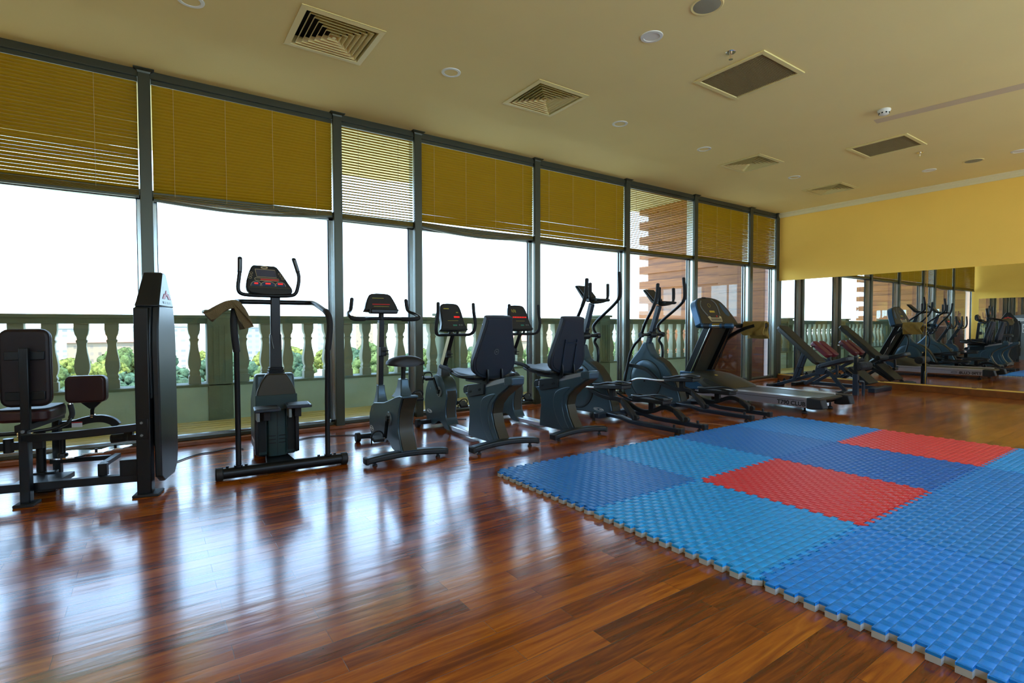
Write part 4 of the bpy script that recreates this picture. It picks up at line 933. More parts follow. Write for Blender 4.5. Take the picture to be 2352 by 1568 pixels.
def crankset(t, y, z, hw, ang, L=0.17, disc=0.055):
    for sg in (-1, 1):
        d = MB().cyl((sg * hw, y, z), (sg * (hw + 0.012), y, z), disc, 24).build('crank_cover', m_grey_steel, t, bev=0.003)
        for k in range(3):
            a = 2 * PI * k / 3 + 0.5; MB().cyl((sg * (hw + 0.011), y + 0.034 * math.cos(a), z + 0.034 * math.sin(a)), (sg * (hw + 0.014), y + 0.034 * math.cos(a), z + 0.034 * math.sin(a)), 0.010, 10).build('cover_hole', m_dark, d)
        a = ang if sg < 0 else ang + PI
        e_ = (sg * (hw + 0.03), y + L * math.cos(a), z + L * math.sin(a))
        cr_ = MB().rtube([(sg * (hw + 0.02), y, z), e_], 0.014, 0.026).cyl((sg * hw, y, z), (sg * (hw + 0.032), y, z), 0.022, 14).build('crank_arm', m_steel, t)
        strap_pedal(t, (sg * (hw + 0.095), e_[1], e_[2]), sg, 0.15 if sg < 0 else 0.5)
        MB().cyl(e_, (sg * (hw + 0.06), e_[1], e_[2]), 0.009, 8).build('pedal_axle', m_chrome, cr_)
def oval_badge(t, x, y, z, a, b_, m1=m_whitep, sg=-1, rot=0):
    P = [Vector((x, y + a * math.cos(2 * PI * k / 24) * math.cos(rot) - b_ * math.sin(2 * PI * k / 24) * math.sin(rot), z + a * math.cos(2 * PI * k / 24) * math.sin(rot) + b_ * math.sin(2 * PI * k / 24) * math.cos(rot))) for k in range(25)]
    o = MB().tube(P, 0.0022, 6).build('oval_badge', m1, t)
    for k in (-1, 1): MB().b2((x - 0.002, y + k * a * 0.5 - a * 0.3, z - b_ * 0.2), (x + 0.002, y + k * a * 0.5 + a * 0.3, z + b_ * 0.2)).build('badge_lettering', m1, o, flat=True)
    return o

# ------------------------------------------------------------------ upright exercise bike
t = thing('upright_bike', 'grey upright exercise bike with a saddle, nearest bike beside the stair climber', 'exercise bike', (-0.373, 0.72, 0), -rad(3))
stabiliser(t, 0.335, 0.02, 0.045, 0.022)
transport(t, 0.14, 0.93)
pf = [(-0.035, 0.09), (0.0, 0.15), (0.045, 0.23), (0.055, 0.30), (0.03, 0.40), (-0.03, 0.50), (-0.06, 0.52), (-0.06, 0.535), (0.0, 0.535), (0.10, 0.515), (0.24, 0.475), (0.40, 0.435), (0.68, 0.40), (0.76, 0.365), (0.82, 0.29), (0.835, 0.21), (0.82, 0.14), (0.77, 0.085), (0.60, 0.065), (0.38, 0.09), (0.32, 0.125), (0.26, 0.115), (0.20, 0.075), (0.10, 0.06)]
bd = MB().prism(pf, -0.068, 0.068).build('body_shell', m_slate, t, bev=0.016, seg=3)
MB().prism([(-0.048, 0.10), (0.035, 0.225), (0.045, 0.30), (0.02, 0.40), (-0.04, 0.50), (-0.07, 0.52), (-0.05, 0.50), (0.025, 0.40), (0.052, 0.30), (0.042, 0.225), (-0.035, 0.10)], -0.056, 0.056).build('rear_cover', m_brown, bd)
MB().loft([[(x * k, 0.095 + y * q, z) for x, y in ((-0.05, -0.09), (0.05, -0.09), (0.05, 0.13), (-0.05, 0.13))] for z, k, q in ((0.50, 1.15, 1.15), (0.54, 0.92, 0.72), (0.60, 0.72, 0.45), (0.66, 0.64, 0.36))]).build('seat_tube_shell', m_slate, t, bev=0.008)
MB().cyl((0, 0.10, 0.64), (0, 0.095, 0.785), 0.0185, 16).build('seat_post', m_steel, t)
sd = [[Vector((w_ * math.cos(a), y, 0.785 + (hh if math.sin(a) > 0 else 0.022) * math.sin(a))) for a in [2 * PI * k / 20 for k in range(20)]] for y, w_, hh in ((-0.035, 0.10, 0.035), (-0.01, 0.145, 0.058), (0.05, 0.160, 0.068), (0.12, 0.14, 0.060), (0.19, 0.085, 0.05), (0.25, 0.045, 0.045), (0.285, 0.025, 0.03))]
MB().loft(sd).build('saddle', m_vinyl, t, ang=60)
MB().loft([[(x * k, 0.70 + y * q, z) for x, y in ((-0.05, -0.07), (0.05, -0.07), (0.05, 0.06), (-0.05, 0.06))] for z, k, q in ((0.38, 1.1, 1.15), (0.43, 0.85, 0.75), (0.50, 0.66, 0.5), (0.555, 0.6, 0.46))]).build('mast_shell', m_slate, t, bev=0.006)
mst = MB().rtube([(0, 0.715, 0.54), (0, 0.665, 1.15)], 0.046, 0.060, upv=(0, 1, 0)).build('console_mast', m_char, t, bev=0.005)
MB().rtube([(-0.0245, 0.712, 0.56), (-0.0245, 0.668, 1.12)], 0.003, 0.054, upv=(0, 1, 0)).build('mast_lit_side', m_mast_lit, mst)  # thin added plate, its tan imitating the lit left face
MB().b2((-0.026, 0.60, 0.82), (0.026, 0.66, 0.90)).build('bottle_bracket', m_rubber, mst, bev=0.005)
MB().tube([(0.02, 0.60, 0.87), (0.035, 0.57, 0.87), (0.01, 0.55, 0.87), (-0.02, 0.57, 0.87)], 0.005, 6, sm=4).tube([(0.02, 0.60, 0.84), (0.035, 0.57, 0.84), (0.01, 0.55, 0.84)], 0.005, 6, sm=4).build('bottle_cage', m_rubber, mst)
co = console_bike(t, 0.635, 1.23, 1.395, 0.30, 0.23, 22, [(-0.075, 0.03, 0.118, 0.122, 'title_print', m_yelp), (-0.08, 0.08, 0.055, 0.063, 'led_readout', m_redled2), (-0.07, 0.07, 0.036, 0.039, 'divider_print', m_yelp)])
MB().b2((-0.12, 0.57, 1.20), (0.13, 0.66, 1.245)).build('reading_rest', m_char, co, bev=0.012)
MB().tube([(0, 0.665, 1.13), (0, 0.655, 1.21)], 0.024, 12).build('console_neck', m_char, co)
for sg in (-1, 1):
    P = cat_rom([(0, 0.66, 1.158), (sg * 0.12, 0.64, 1.155), (sg * 0.22, 0.55, 1.150), (sg * 0.285, 0.52, 1.155), (sg * 0.315, 0.54, 1.175), (sg * 0.305, 0.62, 1.20), (sg * 0.265, 0.69, 1.235), (sg * 0.25, 0.70, 1.33)], 6)
    hb = MB().tube(P, 0.0145, 12).build('handlebar', m_steel, t)
    MB().tube(P[9:22], 0.019, 12).build('grip', m_foam, hb)
    MB().tube(P[-7:], 0.0165, 12).ellip(P[-1], (0.0165, 0.0165, 0.014), 12, 6).build('upright_grip', m_foam, hb)
crankset(t, 0.245, 0.32, 0.068, -PI / 2 + 0.18)
oval_badge(t, -0.070, 0.745, 0.155, 0.05, 0.02, rot=0.2)
MB().cyl((-0.068, 0.70, 0.335), (-0.071, 0.70, 0.335), 0.014, 14).build('round_badge', m_grey_steel, t)

# ------------------------------------------------------------------ recumbent bikes
def recumbent(lab, loc, rz, led_style, back_frame):
    t = thing('recumbent_bike', lab, 'exercise bike', loc, rz, group='recumbent exercise bikes')
    stabiliser(t, 0.335, 0.03, 0.048, 0.028); transport(t, 0.20, 1.43)
    sp_ = [(0.04, 0.07), (0.06, 0.10), (0.125, 0.20), (0.165, 0.31), (0.14, 0.40), (0.05, 0.48), (-0.08, 0.555), (-0.155, 0.60), (-0.16, 0.615), (-0.10, 0.62), (0.60, 0.455), (0.655, 0.445), (0.60, 0.40), (0.565, 0.335), (0.56, 0.25), (0.58, 0.10), (0.585, 0.04), (0.06, 0.045)]
    sp_ = [(a, b_) for a, b_ in sp_]
    su = MB().prism(sp_, -0.062, 0.062).build('rear_support', m_slate, t, bev=0.018, seg=3)
    MB().prism([(0.03, 0.085), (0.11, 0.20), (0.150, 0.31), (0.125, 0.395), (0.04, 0.47), (-0.09, 0.545), (-0.165, 0.585), (-0.168, 0.60), (-0.155, 0.61), (0.06, 0.485), (0.155, 0.40), (0.17, 0.31), (0.13, 0.20), (0.05, 0.085)], -0.050, 0.050).build('rear_cover', m_brown, su)
    MB().prism(sm2([(0.10, 0.06), (0.17, 0.16), (0.215, 0.30), (0.19, 0.40), (0.09, 0.49), (0.20, 0.475), (0.32, 0.42), (0.355, 0.30), (0.30, 0.16), (0.21, 0.07)], 4), -0.067, 0.067).build('side_relief', m_slate, su, bev=0.02, seg=4)
    ra = MB()
    for x0 in (-0.058, 0.036): ra.rtube([(x0 + 0.011, 0.665, 0.470), (x0 + 0.011, -0.10, 0.632)], 0.022, 0.045)
    ra.build('slide_rail', m_silver, t, bev=0.003)
    MB().prism([(0.62, 0.43), (0.68, 0.44), (0.69, 0.48), (0.66, 0.515), (0.60, 0.525), (0.60, 0.48)], -0.060, 0.060).build('rail_nose', m_char, t, bev=0.006)
    MB().prism([(-0.17, 0.59), (-0.05, 0.575), (-0.05, 0.645), (-0.155, 0.665), (-0.175, 0.655)], -0.066, 0.066).build('rail_end', m_slate, t, bev=0.012)
    ca = MB().prism([(0.27, 0.47), (0.55, 0.415), (0.57, 0.44), (0.565, 0.535), (0.27, 0.57)], -0.078, 0.078).build('seat_carriage', m_slated, t, bev=0.006)
    for y, z in ((0.33, 0.51), (0.35, 0.503), (0.50, 0.475), (0.52, 0.468)): MB().cyl((-0.081, y, z), (-0.077, y, z), 0.010, 10).build('bolt', m_dark, ca)
    MB().b2((-0.05, 0.10, 0.585), (0.05, 0.30, 0.615)).build('adjust_lever', m_rubber, ca, bev=0.004)
    se = [[Vector((x * w_, y, z)) for x, z in ((-1, z0 + 0.012), (-0.9, z0), (0.9, z0), (1, z0 + 0.012), (0.96, z0 + 0.05), (0.5, z0 + 0.055), (0, z0 + 0.045), (-0.5, z0 + 0.055), (-0.96, z0 + 0.05))] for y, w_, z0 in ((0.28, 0.17, 0.60), (0.34, 0.195, 0.595), (0.55, 0.20, 0.605), (0.68, 0.19, 0.62), (0.74, 0.165, 0.63))]
    MB().loft(se).build('seat', m_vinyl, t, bev=0.012, ang=60)
    MB().b2((-0.07, 0.30, 0.56), (0.07, 0.62, 0.60)).build('seat_base', m_slated, t, bev=0.004)
    # backrest: tapered shield leaning back
    ba = [(-0.135, 0.50), (-0.115, 0.53), (0.115, 0.53), (0.135, 0.50), (0.15, 0.42), (0.205, 0.20), (0.222, 0.12), (0.205, 0.03), (0.14, -0.02), (0.05, -0.045), (-0.05, -0.045), (-0.14, -0.02), (-0.205, 0.03), (-0.222, 0.12), (-0.205, 0.20), (-0.15, 0.42)]
    Mb = Matrix.Translation((0, 0.245, 0.66)) @ Matrix.Rotation(rad(13), 4, 'X')
    fr_ = cat_rom([(a, 0, b_) for a, b_ in ba], 3, True); poly = [(p.x, p.z) for p in fr_]
    bk = MB().prism(poly, -0.025, 0.035, 'y').xf(Mb).build('backrest', m_vinylb, t, bev=0.016, seg=3)
    MB().prism([(a * 0.9, 0.24 + (b_ - 0.24) * 0.92) for a, b_ in poly], -0.030, -0.020, 'y').xf(Mb).build('back_shell', m_vinylb, bk, bev=0.004)
    if back_frame:
        f_ = MB()
        for x in (-0.075, 0.075): f_.rtube([(x, -0.036, -0.06), (x, -0.036, 0.31)], 0.018, 0.008, upv=(0, 1, 0))
        f_.b2((-0.075, -0.04, 0.265), (0.075, -0.032, 0.28)).xf(Mb).build('back_frame', m_blue_steel, bk)
    else:
        MB().tube([(0.022 * math.cos(2 * PI * k / 20), -0.033, 0.21 + 0.024 * math.sin(2 * PI * k / 20)) for k in range(21)], 0.0016, 6).tube([(-0.009, -0.033, 0.218), (0.009, -0.033, 0.203)], 0.0014, 5).tube([(0.009, -0.033, 0.218), (-0.011, -0.033, 0.203)], 0.0014, 5).xf(Mb).build('back_badge', m_grey_steel, bk)
    # bracket hooks that hold the backrest
    for x in (-0.075, 0.075): MB().rtube([(x, 0.30, 0.57), (x, 0.225, 0.585), (x, 0.20, 0.62), (x, 0.205, 0.70)], 0.028, 0.014, upv=(1, 0, 0), sm=4).build('backrest_bracket', m_slated, t)
    hb = MB().tube([(-0.20, 0.26, 0.633), (0.20, 0.26, 0.633)], 0.0135, 12).build('seat_handle_bar', m_brown, t)
    for sg in (-1, 1):
        P = cat_rom([(sg * 0.19, 0.26, 0.633), (sg * 0.255, 0.27, 0.635), (sg * 0.285, 0.34, 0.64), (sg * 0.29, 0.45, 0.66), (sg * 0.29, 0.55, 0.69), (sg * 0.285, 0.71, 0.705)], 6)
        MB().tube(P, 0.0145, 12).build('side_handle', m_steel, hb)
        MB().tube(P[19:], 0.019, 12).build('grip', m_foam, hb)
    # beam to the front housing
    MB().b2((-0.05, 0.55, 0.02), (0.05, 1.10, 0.075)).build('main_beam', m_silver, t, bev=0.012)
    hs = [(0.97, 0.025), (1.00, 0.06), (1.055, 0.14), (1.065, 0.24), (1.04, 0.34), (1.045, 0.42), (1.08, 0.50), (1.14, 0.55), (1.21, 0.57), (1.29, 0.57), (1.40, 0.54), (1.50, 0.45), (1.55, 0.34), (1.565, 0.22), (1.53, 0.10), (1.47, 0.04), (1.38, 0.025), (1.30, 0.045), (1.22, 0.085), (1.14, 0.07), (1.08, 0.03)]
    ho = MB().prism(sm2(hs, 3), -0.066, 0.066).build('flywheel_housing', m_slate, t, bev=0.024, seg=4)
    MB().prism([(1.052, 0.14), (1.06, 0.24), (1.035, 0.34), (1.04, 0.42), (1.055, 0.42), (1.06, 0.34), (1.075, 0.24), (1.065, 0.14)], -0.05, 0.05).build('rear_cover', m_brown, ho)
    MB().loft([[(x * k, 1.235 + dy + y * q, z) for x, y in ((-0.05, -0.07), (0.05, -0.07), (0.05, 0.08), (-0.05, 0.08))] for z, k, q, dy in ((0.54, 1.15, 1.1, 0.0), (0.60, 0.9, 0.75, 0.0), (0.68, 0.72, 0.55, -0.005))]).build('neck_shell', m_slated, t, bev=0.008)
    ms = MB().rtube([(0, 1.235, 0.66), (0, 1.03, 1.02)], 0.046, 0.062, upv=(0, 1, 0)).build('console_mast', m_char, t, bev=0.005)
    MB().rtube([(-0.0245, 1.225, 0.68), (-0.0245, 1.04, 1.0)], 0.003, 0.056, upv=(0, 1, 0)).build('mast_lit_side', m_mast_lit, ms)  # added plate: light on this side of the mast, put in as colour
    MB().b2((-0.024, 1.10, 0.76), (0.024, 1.14, 0.84)).build('bottle_bracket', m_rubber, ms, bev=0.004)
    MB().tube([(-0.03, 1.11, 0.80), (-0.02, 1.07, 0.80), (0.02, 1.06, 0.80), (0.035, 1.09, 0.80)], 0.005, 6, sm=4).tube([(-0.03, 1.11, 0.77), (-0.015, 1.07, 0.77), (0.03, 1.08, 0.77)], 0.005, 6, sm=4).build('bottle_cage', m_rubber, ms)
    leds = [(-0.06, 0.06, 0.10, 0.103, 'divider_print', m_yelp), (-0.01, 0.035, 0.042, 0.058, 'start_button', m_greenp), (0.06, 0.075, 0.045, 0.06, 'button', m_grey_steel), (0.085, 0.10, 0.045, 0.06, 'button', m_grey_steel)]
    if led_style == 0: leds += [(-0.08, -0.02, 0.232, 0.242, 'title_print', m_yelp), (0.02, 0.085, 0.135, 0.152, 'led_readout', m_redled), (0.055, 0.08, 0.19, 0.20, 'small_print', m_yelp)]
    else: leds += [(-0.085 + 0.016 * k, -0.079 + 0.016 * k, 0.21 - 0.006 * (k % 2), 0.245 - 0.006 * (k % 2), 'profile_bar', m_yelp) for k in range(4)] + [(-0.09 + 0.024 * k, -0.072 + 0.024 * k, 0.140, 0.155, 'led_readout', m_redled) for k in range(8)]
    co = console_bike(t, 0.965, 1.05, 1.345, 0.295, 0.225, 24, leds)
    for x in (-0.04, 0.045): MB().tube([(x, 1.005, 1.0), (x + 0.01, 0.995, 1.08)], 0.012, 8).build('console_bracket', m_steel, co)
    for sg in (-1, 1):
        P = cat_rom([(0, 1.02, 1.0), (sg * 0.12, 1.01, 0.998), (sg * 0.185, 0.98, 1.003), (sg * 0.215, 0.95, 1.04), (sg * 0.22, 0.93, 1.12), (sg * 0.205, 0.93, 1.22), (sg * 0.20, 0.935, 1.315)], 6)
        h2 = MB().tube(P, 0.0145, 12).build('front_handlebar', m_steel, t)
        MB().tube(P[14:], 0.0175, 12).ellip(P[-1], (0.0175, 0.0175, 0.014), 12, 6).build('grip', m_foam, h2)
    crankset(t, 1.19, 0.40, 0.066, rad(58), 0.165)
    oval_badge(t, -0.068, 1.44, 0.165, 0.06, 0.016, rot=0.05)
    MB().cyl((-0.066, 1.40, 0.415), (-0.069, 1.40, 0.415), 0.014, 14).build('round_badge', m_grey_steel, t)
    return t
recumbent('recumbent exercise bike with a round badge on its navy backrest, left of the pair', (0.48, 0.56, 0), -rad(0.8), 0, False)
recumbent('recumbent exercise bike with a metal frame on its backrest, right of the pair', (1.36, 0.57, 0), rad(0.5), 1, True)

# ------------------------------------------------------------------ ellipticals
def elliptical(lab, loc, rz, fwd):
    t = thing('elliptical_trainer', lab, 'elliptical trainer', loc, rz, group='elliptical trainers')
    for sg in (-1, 1):
        ra = MB().rtube([(sg * 0.19, -0.06, 0.052), (sg * 0.19, 0.58, 0.052), (sg * 0.185, 0.74, 0.078), (sg * 0.15, 1.00, 0.075)], 0.055, 0.045, sm=0).build('rear_rail', m_blue_steel, t, bev=0.008)
        MB().b2((sg * 0.19 - 0.031, -0.085, 0.022), (sg * 0.19 + 0.031, -0.045, 0.08)).build('end_cap', m_rubber, ra, bev=0.006)
        MB().lathe([(0.012, 0.03), (0.012, 0.012), (0.022, 0.01), (0.022, 0.0)], (sg * 0.19, 0.0, 0), 12).build('levelling_foot', m_rubber, ra)
        MB().cyl((sg * 0.19, 0.02, 0.07), (sg * 0.19, 0.02, 0.105), 0.013, 12).build('stop_knob', m_rubber, ra)
    cbm = MB().b2((-0.30, 0.97, 0.035), (0.30, 1.06, 0.10)).build('centre_crossbar', m_blue_steel, t, bev=0.01)
    for sg in (-1, 1): MB().lathe([(0.03, 0.095), (0.045, 0.085), (0.05, 0.05), (0.04, 0.03), (0.02, 0.025), (0.022, 0.0)], (sg * 0.275, 1.08, 0), 16).build('foot_cover', m_rubber, cbm)
    MB().b2((-0.26, 1.90, 0.0), (0.26, 1.97, 0.05)).build('front_stabiliser', m_blue_steel, t, bev=0.01)
    # drive housing
    hp_ = [(0.98, 0.05), (1.00, 0.14), (1.035, 0.24), (1.09, 0.36), (1.17, 0.49), (1.27, 0.585), (1.38, 0.64), (1.47, 0.69), (1.52, 0.78), (1.55, 0.86), (1.62, 0.86), (1.70, 0.745), (1.82, 0.62), (1.93, 0.50), (1.985, 0.38), (2.0, 0.25), (1.96, 0.12), (1.88, 0.05), (1.6, 0.03), (1.2, 0.04)]
    ho = MB().prism(hp_, -0.075, 0.075).build('drive_housing', m_slate, t, bev=0.022, seg=4)
    MB().prism([(0.968, 0.06), (0.99, 0.15), (1.022, 0.25), (1.078, 0.37), (1.16, 0.50), (1.262, 0.598), (1.38, 0.655), (1.38, 0.645), (1.27, 0.588), (1.17, 0.49), (1.09, 0.36), (1.035, 0.24), (1.0, 0.14), (0.98, 0.055)], -0.062, 0.062).build('rear_cover', m_brown, ho)
    for sg in (-1, 1):
        dsc = MB().lathe([(0.001, 0.014), (0.20, 0.012), (0.262, 0.004), (0.268, 0.0), (0.001, 0.0)], (0, 0, 0), 48, 'x').xf(Matrix.Translation((sg * 0.076, 1.565, 0.345)) @ Matrix.Scale(sg, 4, (1, 0, 0))).build('crank_disc', m_slate, t)
        MB().tube([(sg * 0.078, 1.565 + 0.272 * math.cos(2 * PI * k / 48), 0.345 + 0.272 * math.sin(2 * PI * k / 48)) for k in range(49)], 0.004, 6).build('disc_groove', m_dark, dsc)
        MB().ellip((sg * 0.092, 1.575, 0.325), (0.010, 0.013, 0.013), 12, 8).build('disc_bolt', m_dark, dsc)
    oval_badge(t, -0.078, 1.20, 0.095, 0.085, 0.018, rot=0.03)
    # console mast
    MB().rtube([(0, 1.585, 0.83), (0, 1.40, 1.36)], 0.052, 0.066, upv=(0, 1, 0)).build('console_mast', m_blue_steel, t, bev=0.008)
    hub = MB().cyl((-0.235, 1.52, 0.965), (0.235, 1.52, 0.965), 0.020, 12).build('pivot_axle', m_steel, t)
    MB().cyl((-0.06, 1.52, 0.965), (0.06, 1.52, 0.965), 0.045, 20).build('pivot_hub', m_char, hub, bev=0.008)
    MB().lathe([(0.008, 0), (0.008, 0.03), (0.022, 0.04), (0.022, 0.055), (0.01, 0.06)], (0.0, 1.46, 1.0), 12).build('tension_knob', m_rubber, hub)
    # console: tray with upright display, seen from behind the rider
    cv = [(1.595, 1.565), (1.605, 1.58), (1.58, 1.592), (1.42, 1.43), (1.20, 1.412), (1.18, 1.40), (1.20, 1.378), (1.38, 1.375), (1.45, 1.40)]
    co = MB().prism(cv, -0.105, 0.105).build('console', m_slated, t, bev=0.012, seg=3)
    MB().prism([(1.575, 1.583), (1.425, 1.437), (1.44, 1.430), (1.585, 1.572)], -0.088, 0.088).xf(Matrix.Translation((0, -0.010, 0.006))).build('display', m_panel, co, flat=True)
    for sg in (-1, 1):
        P = cat_rom([(0, 1.37, 1.37), (sg * 0.08, 1.33, 1.38), (sg * 0.13, 1.29, 1.40), (sg * 0.145, 1.275, 1.45), (sg * 0.145, 1.275, 1.59)], 5)
        fh = MB().tube(P, 0.0175, 12).build('fixed_handle', m_steel, t)
        MB().tube(P[-6:], 0.021, 12).ellip(P[-1], (0.021, 0.021, 0.013), 12, 6).build('pulse_grip', m_foam, fh)
    # moving arms: fwd = +1 left arm forward ... the two swing oppositely
    for sg in (-1, 1):
        x = sg * 0.215
        if sg < 0: TP = [(1.52, 0.965), (1.475, 1.06), (1.42, 1.147), (1.265, 1.345), (1.215, 1.48), (1.20, 1.63)]; LP = [(1.52, 0.965), (1.56, 0.90), (1.635, 0.835), (1.70, 0.74), (1.74, 0.64), (1.84, 0.25)]
        else: TP = [(1.52, 0.965), (1.60, 1.04), (1.575, 1.13), (1.31, 1.335), (1.205, 1.43), (1.185, 1.53), (1.205, 1.735)]; LP = [(1.52, 0.965), (1.575, 0.885), (1.52, 0.80), (1.515, 0.64), (1.60, 0.30)]
        top = cat_rom([(x * (1 + 0.25 * min(1, max(0, b_ - 1.0) * 3)), a, b_) for a, b_ in TP], 7)
        ar = MB().tube(top, 0.020, 12).build('moving_handle', m_steel, t)
        MB().tube(top[-16:], 0.0225, 12).ellip(top[-1], (0.0225, 0.0225, 0.014), 12, 6).build('grip', m_foam, ar)
        MB().cyl((sg * 0.19, 1.52, 0.965), (sg * 0.24, 1.52, 0.965), 0.036, 16).build('pivot_collar', m_char, ar, bev=0.004)
        lowp = cat_rom([(x, a, b_) for a, b_ in LP], 6)
        MB().tube(lowp, 0.019, 10).build('lower_link', m_steel, ar)
    # pedal arms
    for sg in (-1, 1):
        x = sg * 0.17; up_ = (sg < 0)
        if up_: P = [(x, 1.80, 0.535), (x, 1.62, 0.52), (x, 1.44, 0.475), (x, 1.27, 0.36), (x, 1.12, 0.295), (x, 0.95, 0.270), (x, 0.80, 0.272), (x, 0.70, 0.225), (x, 0.56, 0.105)]; pdc = (x, 0.90, 0.41); yend = 0.53; tl = rad(-4)
        else: P = [(x, 1.26, 0.225), (x, 1.10, 0.205), (x, 0.95, 0.172), (x, 0.82, 0.125), (x, 0.70, 0.110), (x, 0.58, 0.135), (x, 0.46, 0.185), (x, 0.36, 0.19), (x, 0.26, 0.15), (x, 0.17, 0.095)]; pdc = (x, 0.62, 0.262); yend = 0.14; tl = 0.0
        C_ = cat_rom(P, 5)
        pa = MB().rtube(C_, 0.034, 0.05, upv=(0, 0, 1)).build('pedal_arm', m_char, t, bev=0.008)
        e0, e1 = C_[-9], C_[-1]
        MB().loft([[(x - w_, q.y, q.z - h_), (x + w_, q.y, q.z - h_), (x + w_, q.y, q.z + h_), (x - w_, q.y, q.z + h_)] for q, w_, h_ in ((C_[-8], 0.022, 0.030), (C_[-5], 0.032, 0.036), (C_[-2], 0.036, 0.036), (C_[-1] + (C_[-1] - C_[-3]) * 0.4, 0.030, 0.026))]).build('roller_boot', m_rubber, pa, bev=0.010)
        MB().cyl((x - 0.02, yend, 0.10), (x + 0.02, yend, 0.10), 0.028, 14).build('roller_wheel', m_rubber, pa)
        # foot plate
        Mx = Matrix.Translation(pdc) @ Matrix.Rotation(tl, 4, 'X')
        fpp = [(-0.075, -0.23), (0.075, -0.23), (0.085, -0.05), (0.08, 0.12), (0.055, 0.235), (-0.055, 0.235), (-0.08, 0.12), (-0.085, -0.05)]
        pd = MB().prism(fpp, -0.034, 0.012, 'z').xf(Mx).build('foot_plate', m_rubber, t, bev=0.010)
        rim = [Vector((a, b_, 0.022 + (0.02 if abs(b_) < 0.1 else 0.0))) for a, b_ in fpp]
        MB().tube([Mx @ p for p in cat_rom(rim, 4, True)] + [Mx @ cat_rom(rim, 4, True)[0]], 0.011, 8).build('rim', m_char, pd)
        for k in range(5): MB().b2((-0.05, -0.19 + 0.02 * k, 0.012), (0.05, -0.183 + 0.02 * k, 0.017)).xf(Mx).build('grip_rib', m_steel, pd)
        zb = min(C_, key=lambda q: abs(q.y - pdc[1])).z
        MB().b2((x - 0.02, pdc[1] - 0.05, zb), (x + 0.02, pdc[1] + 0.02, pdc[2] - 0.018)).build('plate_post', m_char, pd, bev=0.004)
        # secondary link from the plate pivot to the lower link
        yb, zb2 = (1.84, 0.25) if sg < 0 else (1.60, 0.30)
        L_ = cat_rom([(x - sg * 0.0, pdc[1] + 0.10, pdc[2] - 0.035), (sg * 0.20, pdc[1] + 0.35, pdc[2] - 0.045), (sg * 0.21, (pdc[1] + yb) / 2 + 0.22, (pdc[2] + zb2) / 2 + 0.03), (sg * 0.215, yb, zb2)], 6)
        lk = MB().tube(L_, 0.013, 10).build('connecting_rod', m_silver if up_ else m_steel, t)
        MB().tube(L_[-5:], 0.026, 10, scl=[0.6, 1, 1, 1, 0.8]).build('rod_boot', m_rubber, lk)
    return t
elliptical('elliptical trainer right behind the second recumbent bike, nearer of the two', (2.39, 0.12, 0), 0, 1)
elliptical('elliptical trainer between the other elliptical and the treadmill, its whole round drive disc visible', (3.67, 0.15, 0), 0, 1)

# ------------------------------------------------------------------ treadmill
t = thing('treadmill', 'large grey treadmill with a curved console and silver side rails facing the corner window', 'treadmill', (4.885, 0.0, 0))
for sg in (-1, 1):
    sr = MB().prism([(-0.05, 0.085), (1.30, 0.085), (1.55, 0.085), (1.55, 0.205), (-0.05, 0.190)], sg * 0.39 - (0.0 if sg > 0 else 0.025), sg * 0.39 + (0.025 if sg > 0 else 0.0)).build('side_rail', m_silver, t, bev=0.006)
    MB().b2((min(sg * 0.28, sg * 0.415), -0.05, 0.185), (max(sg * 0.28, sg * 0.415), 1.45, 0.208)).build('foot_rail', m_silver, sr, bev=0.005)
    MB().b2((sg * 0.4165 - 0.001, 0.0, 0.166), (sg * 0.4165 + 0.001, 1.45, 0.170)).build('rail_groove', m_dark, sr, flat=True)
    ec = MB().prism([(-0.23, 0.09), (-0.10, 0.07), (-0.03, 0.075), (-0.03, 0.21), (-0.20, 0.20)], min(sg * 0.29, sg * 0.425), max(sg * 0.29, sg * 0.425)).build('end_cap', m_rubber, t, bev=0.012)
    if sg < 0: Mt = basis((-0.4168, 0.155, 0.124), (0, -1, 0), (0, 0, 1))
    else: Mt = basis((0.4168, 0.155, 0.124), (0, 1, 0), (0, 0, 1))
    text_obj('rail_lettering', 'T790 CLUB', 0.072, m_panel, sr, Mt, bold=True)
    if sg > 0:
        MB().tube([(0.4165, 0.46, 0.13), (0.4165, 0.40, 0.145), (0.4165, 0.36, 0.138)], 0.004, 6).tube([(0.4165, 0.46, 0.118), (0.4165, 0.40, 0.11), (0.4165, 0.36, 0.12)], 0.004, 6).build('swoosh_mark', m_panel, sr)
MB().b2((-0.385, 0.0, 0.09), (0.385, 1.8, 0.155)).build('deck_frame', m_slated, t, bev=0.01)
be = [(-0.10, 0.155), (-0.135, 0.165), (-0.14, 0.18), (-0.125, 0.195), (-0.10, 0.198), (1.5, 0.205), (1.5, 0.155)]
MB().prism(be, -0.282, 0.282).build('running_belt', m_belt, t)
MB().cyl((-0.285, -0.10, 0.175), (0.285, -0.10, 0.175), 0.026, 20).build('rear_roller', m_steel, t)
for sg in (-1, 1):
    MB().lathe([(0.012, 0.09), (0.012, 0.04), (0.032, 0.03), (0.036, 0.012), (0.03, 0.0)], (sg * 0.33, 0.03, 0), 16).build('levelling_foot', m_rubber, t)
    MB().lathe([(0.03, 0.09), (0.032, 0.0)], (sg * 0.33, 1.75, 0), 14).build('front_foot', m_rubber, t)
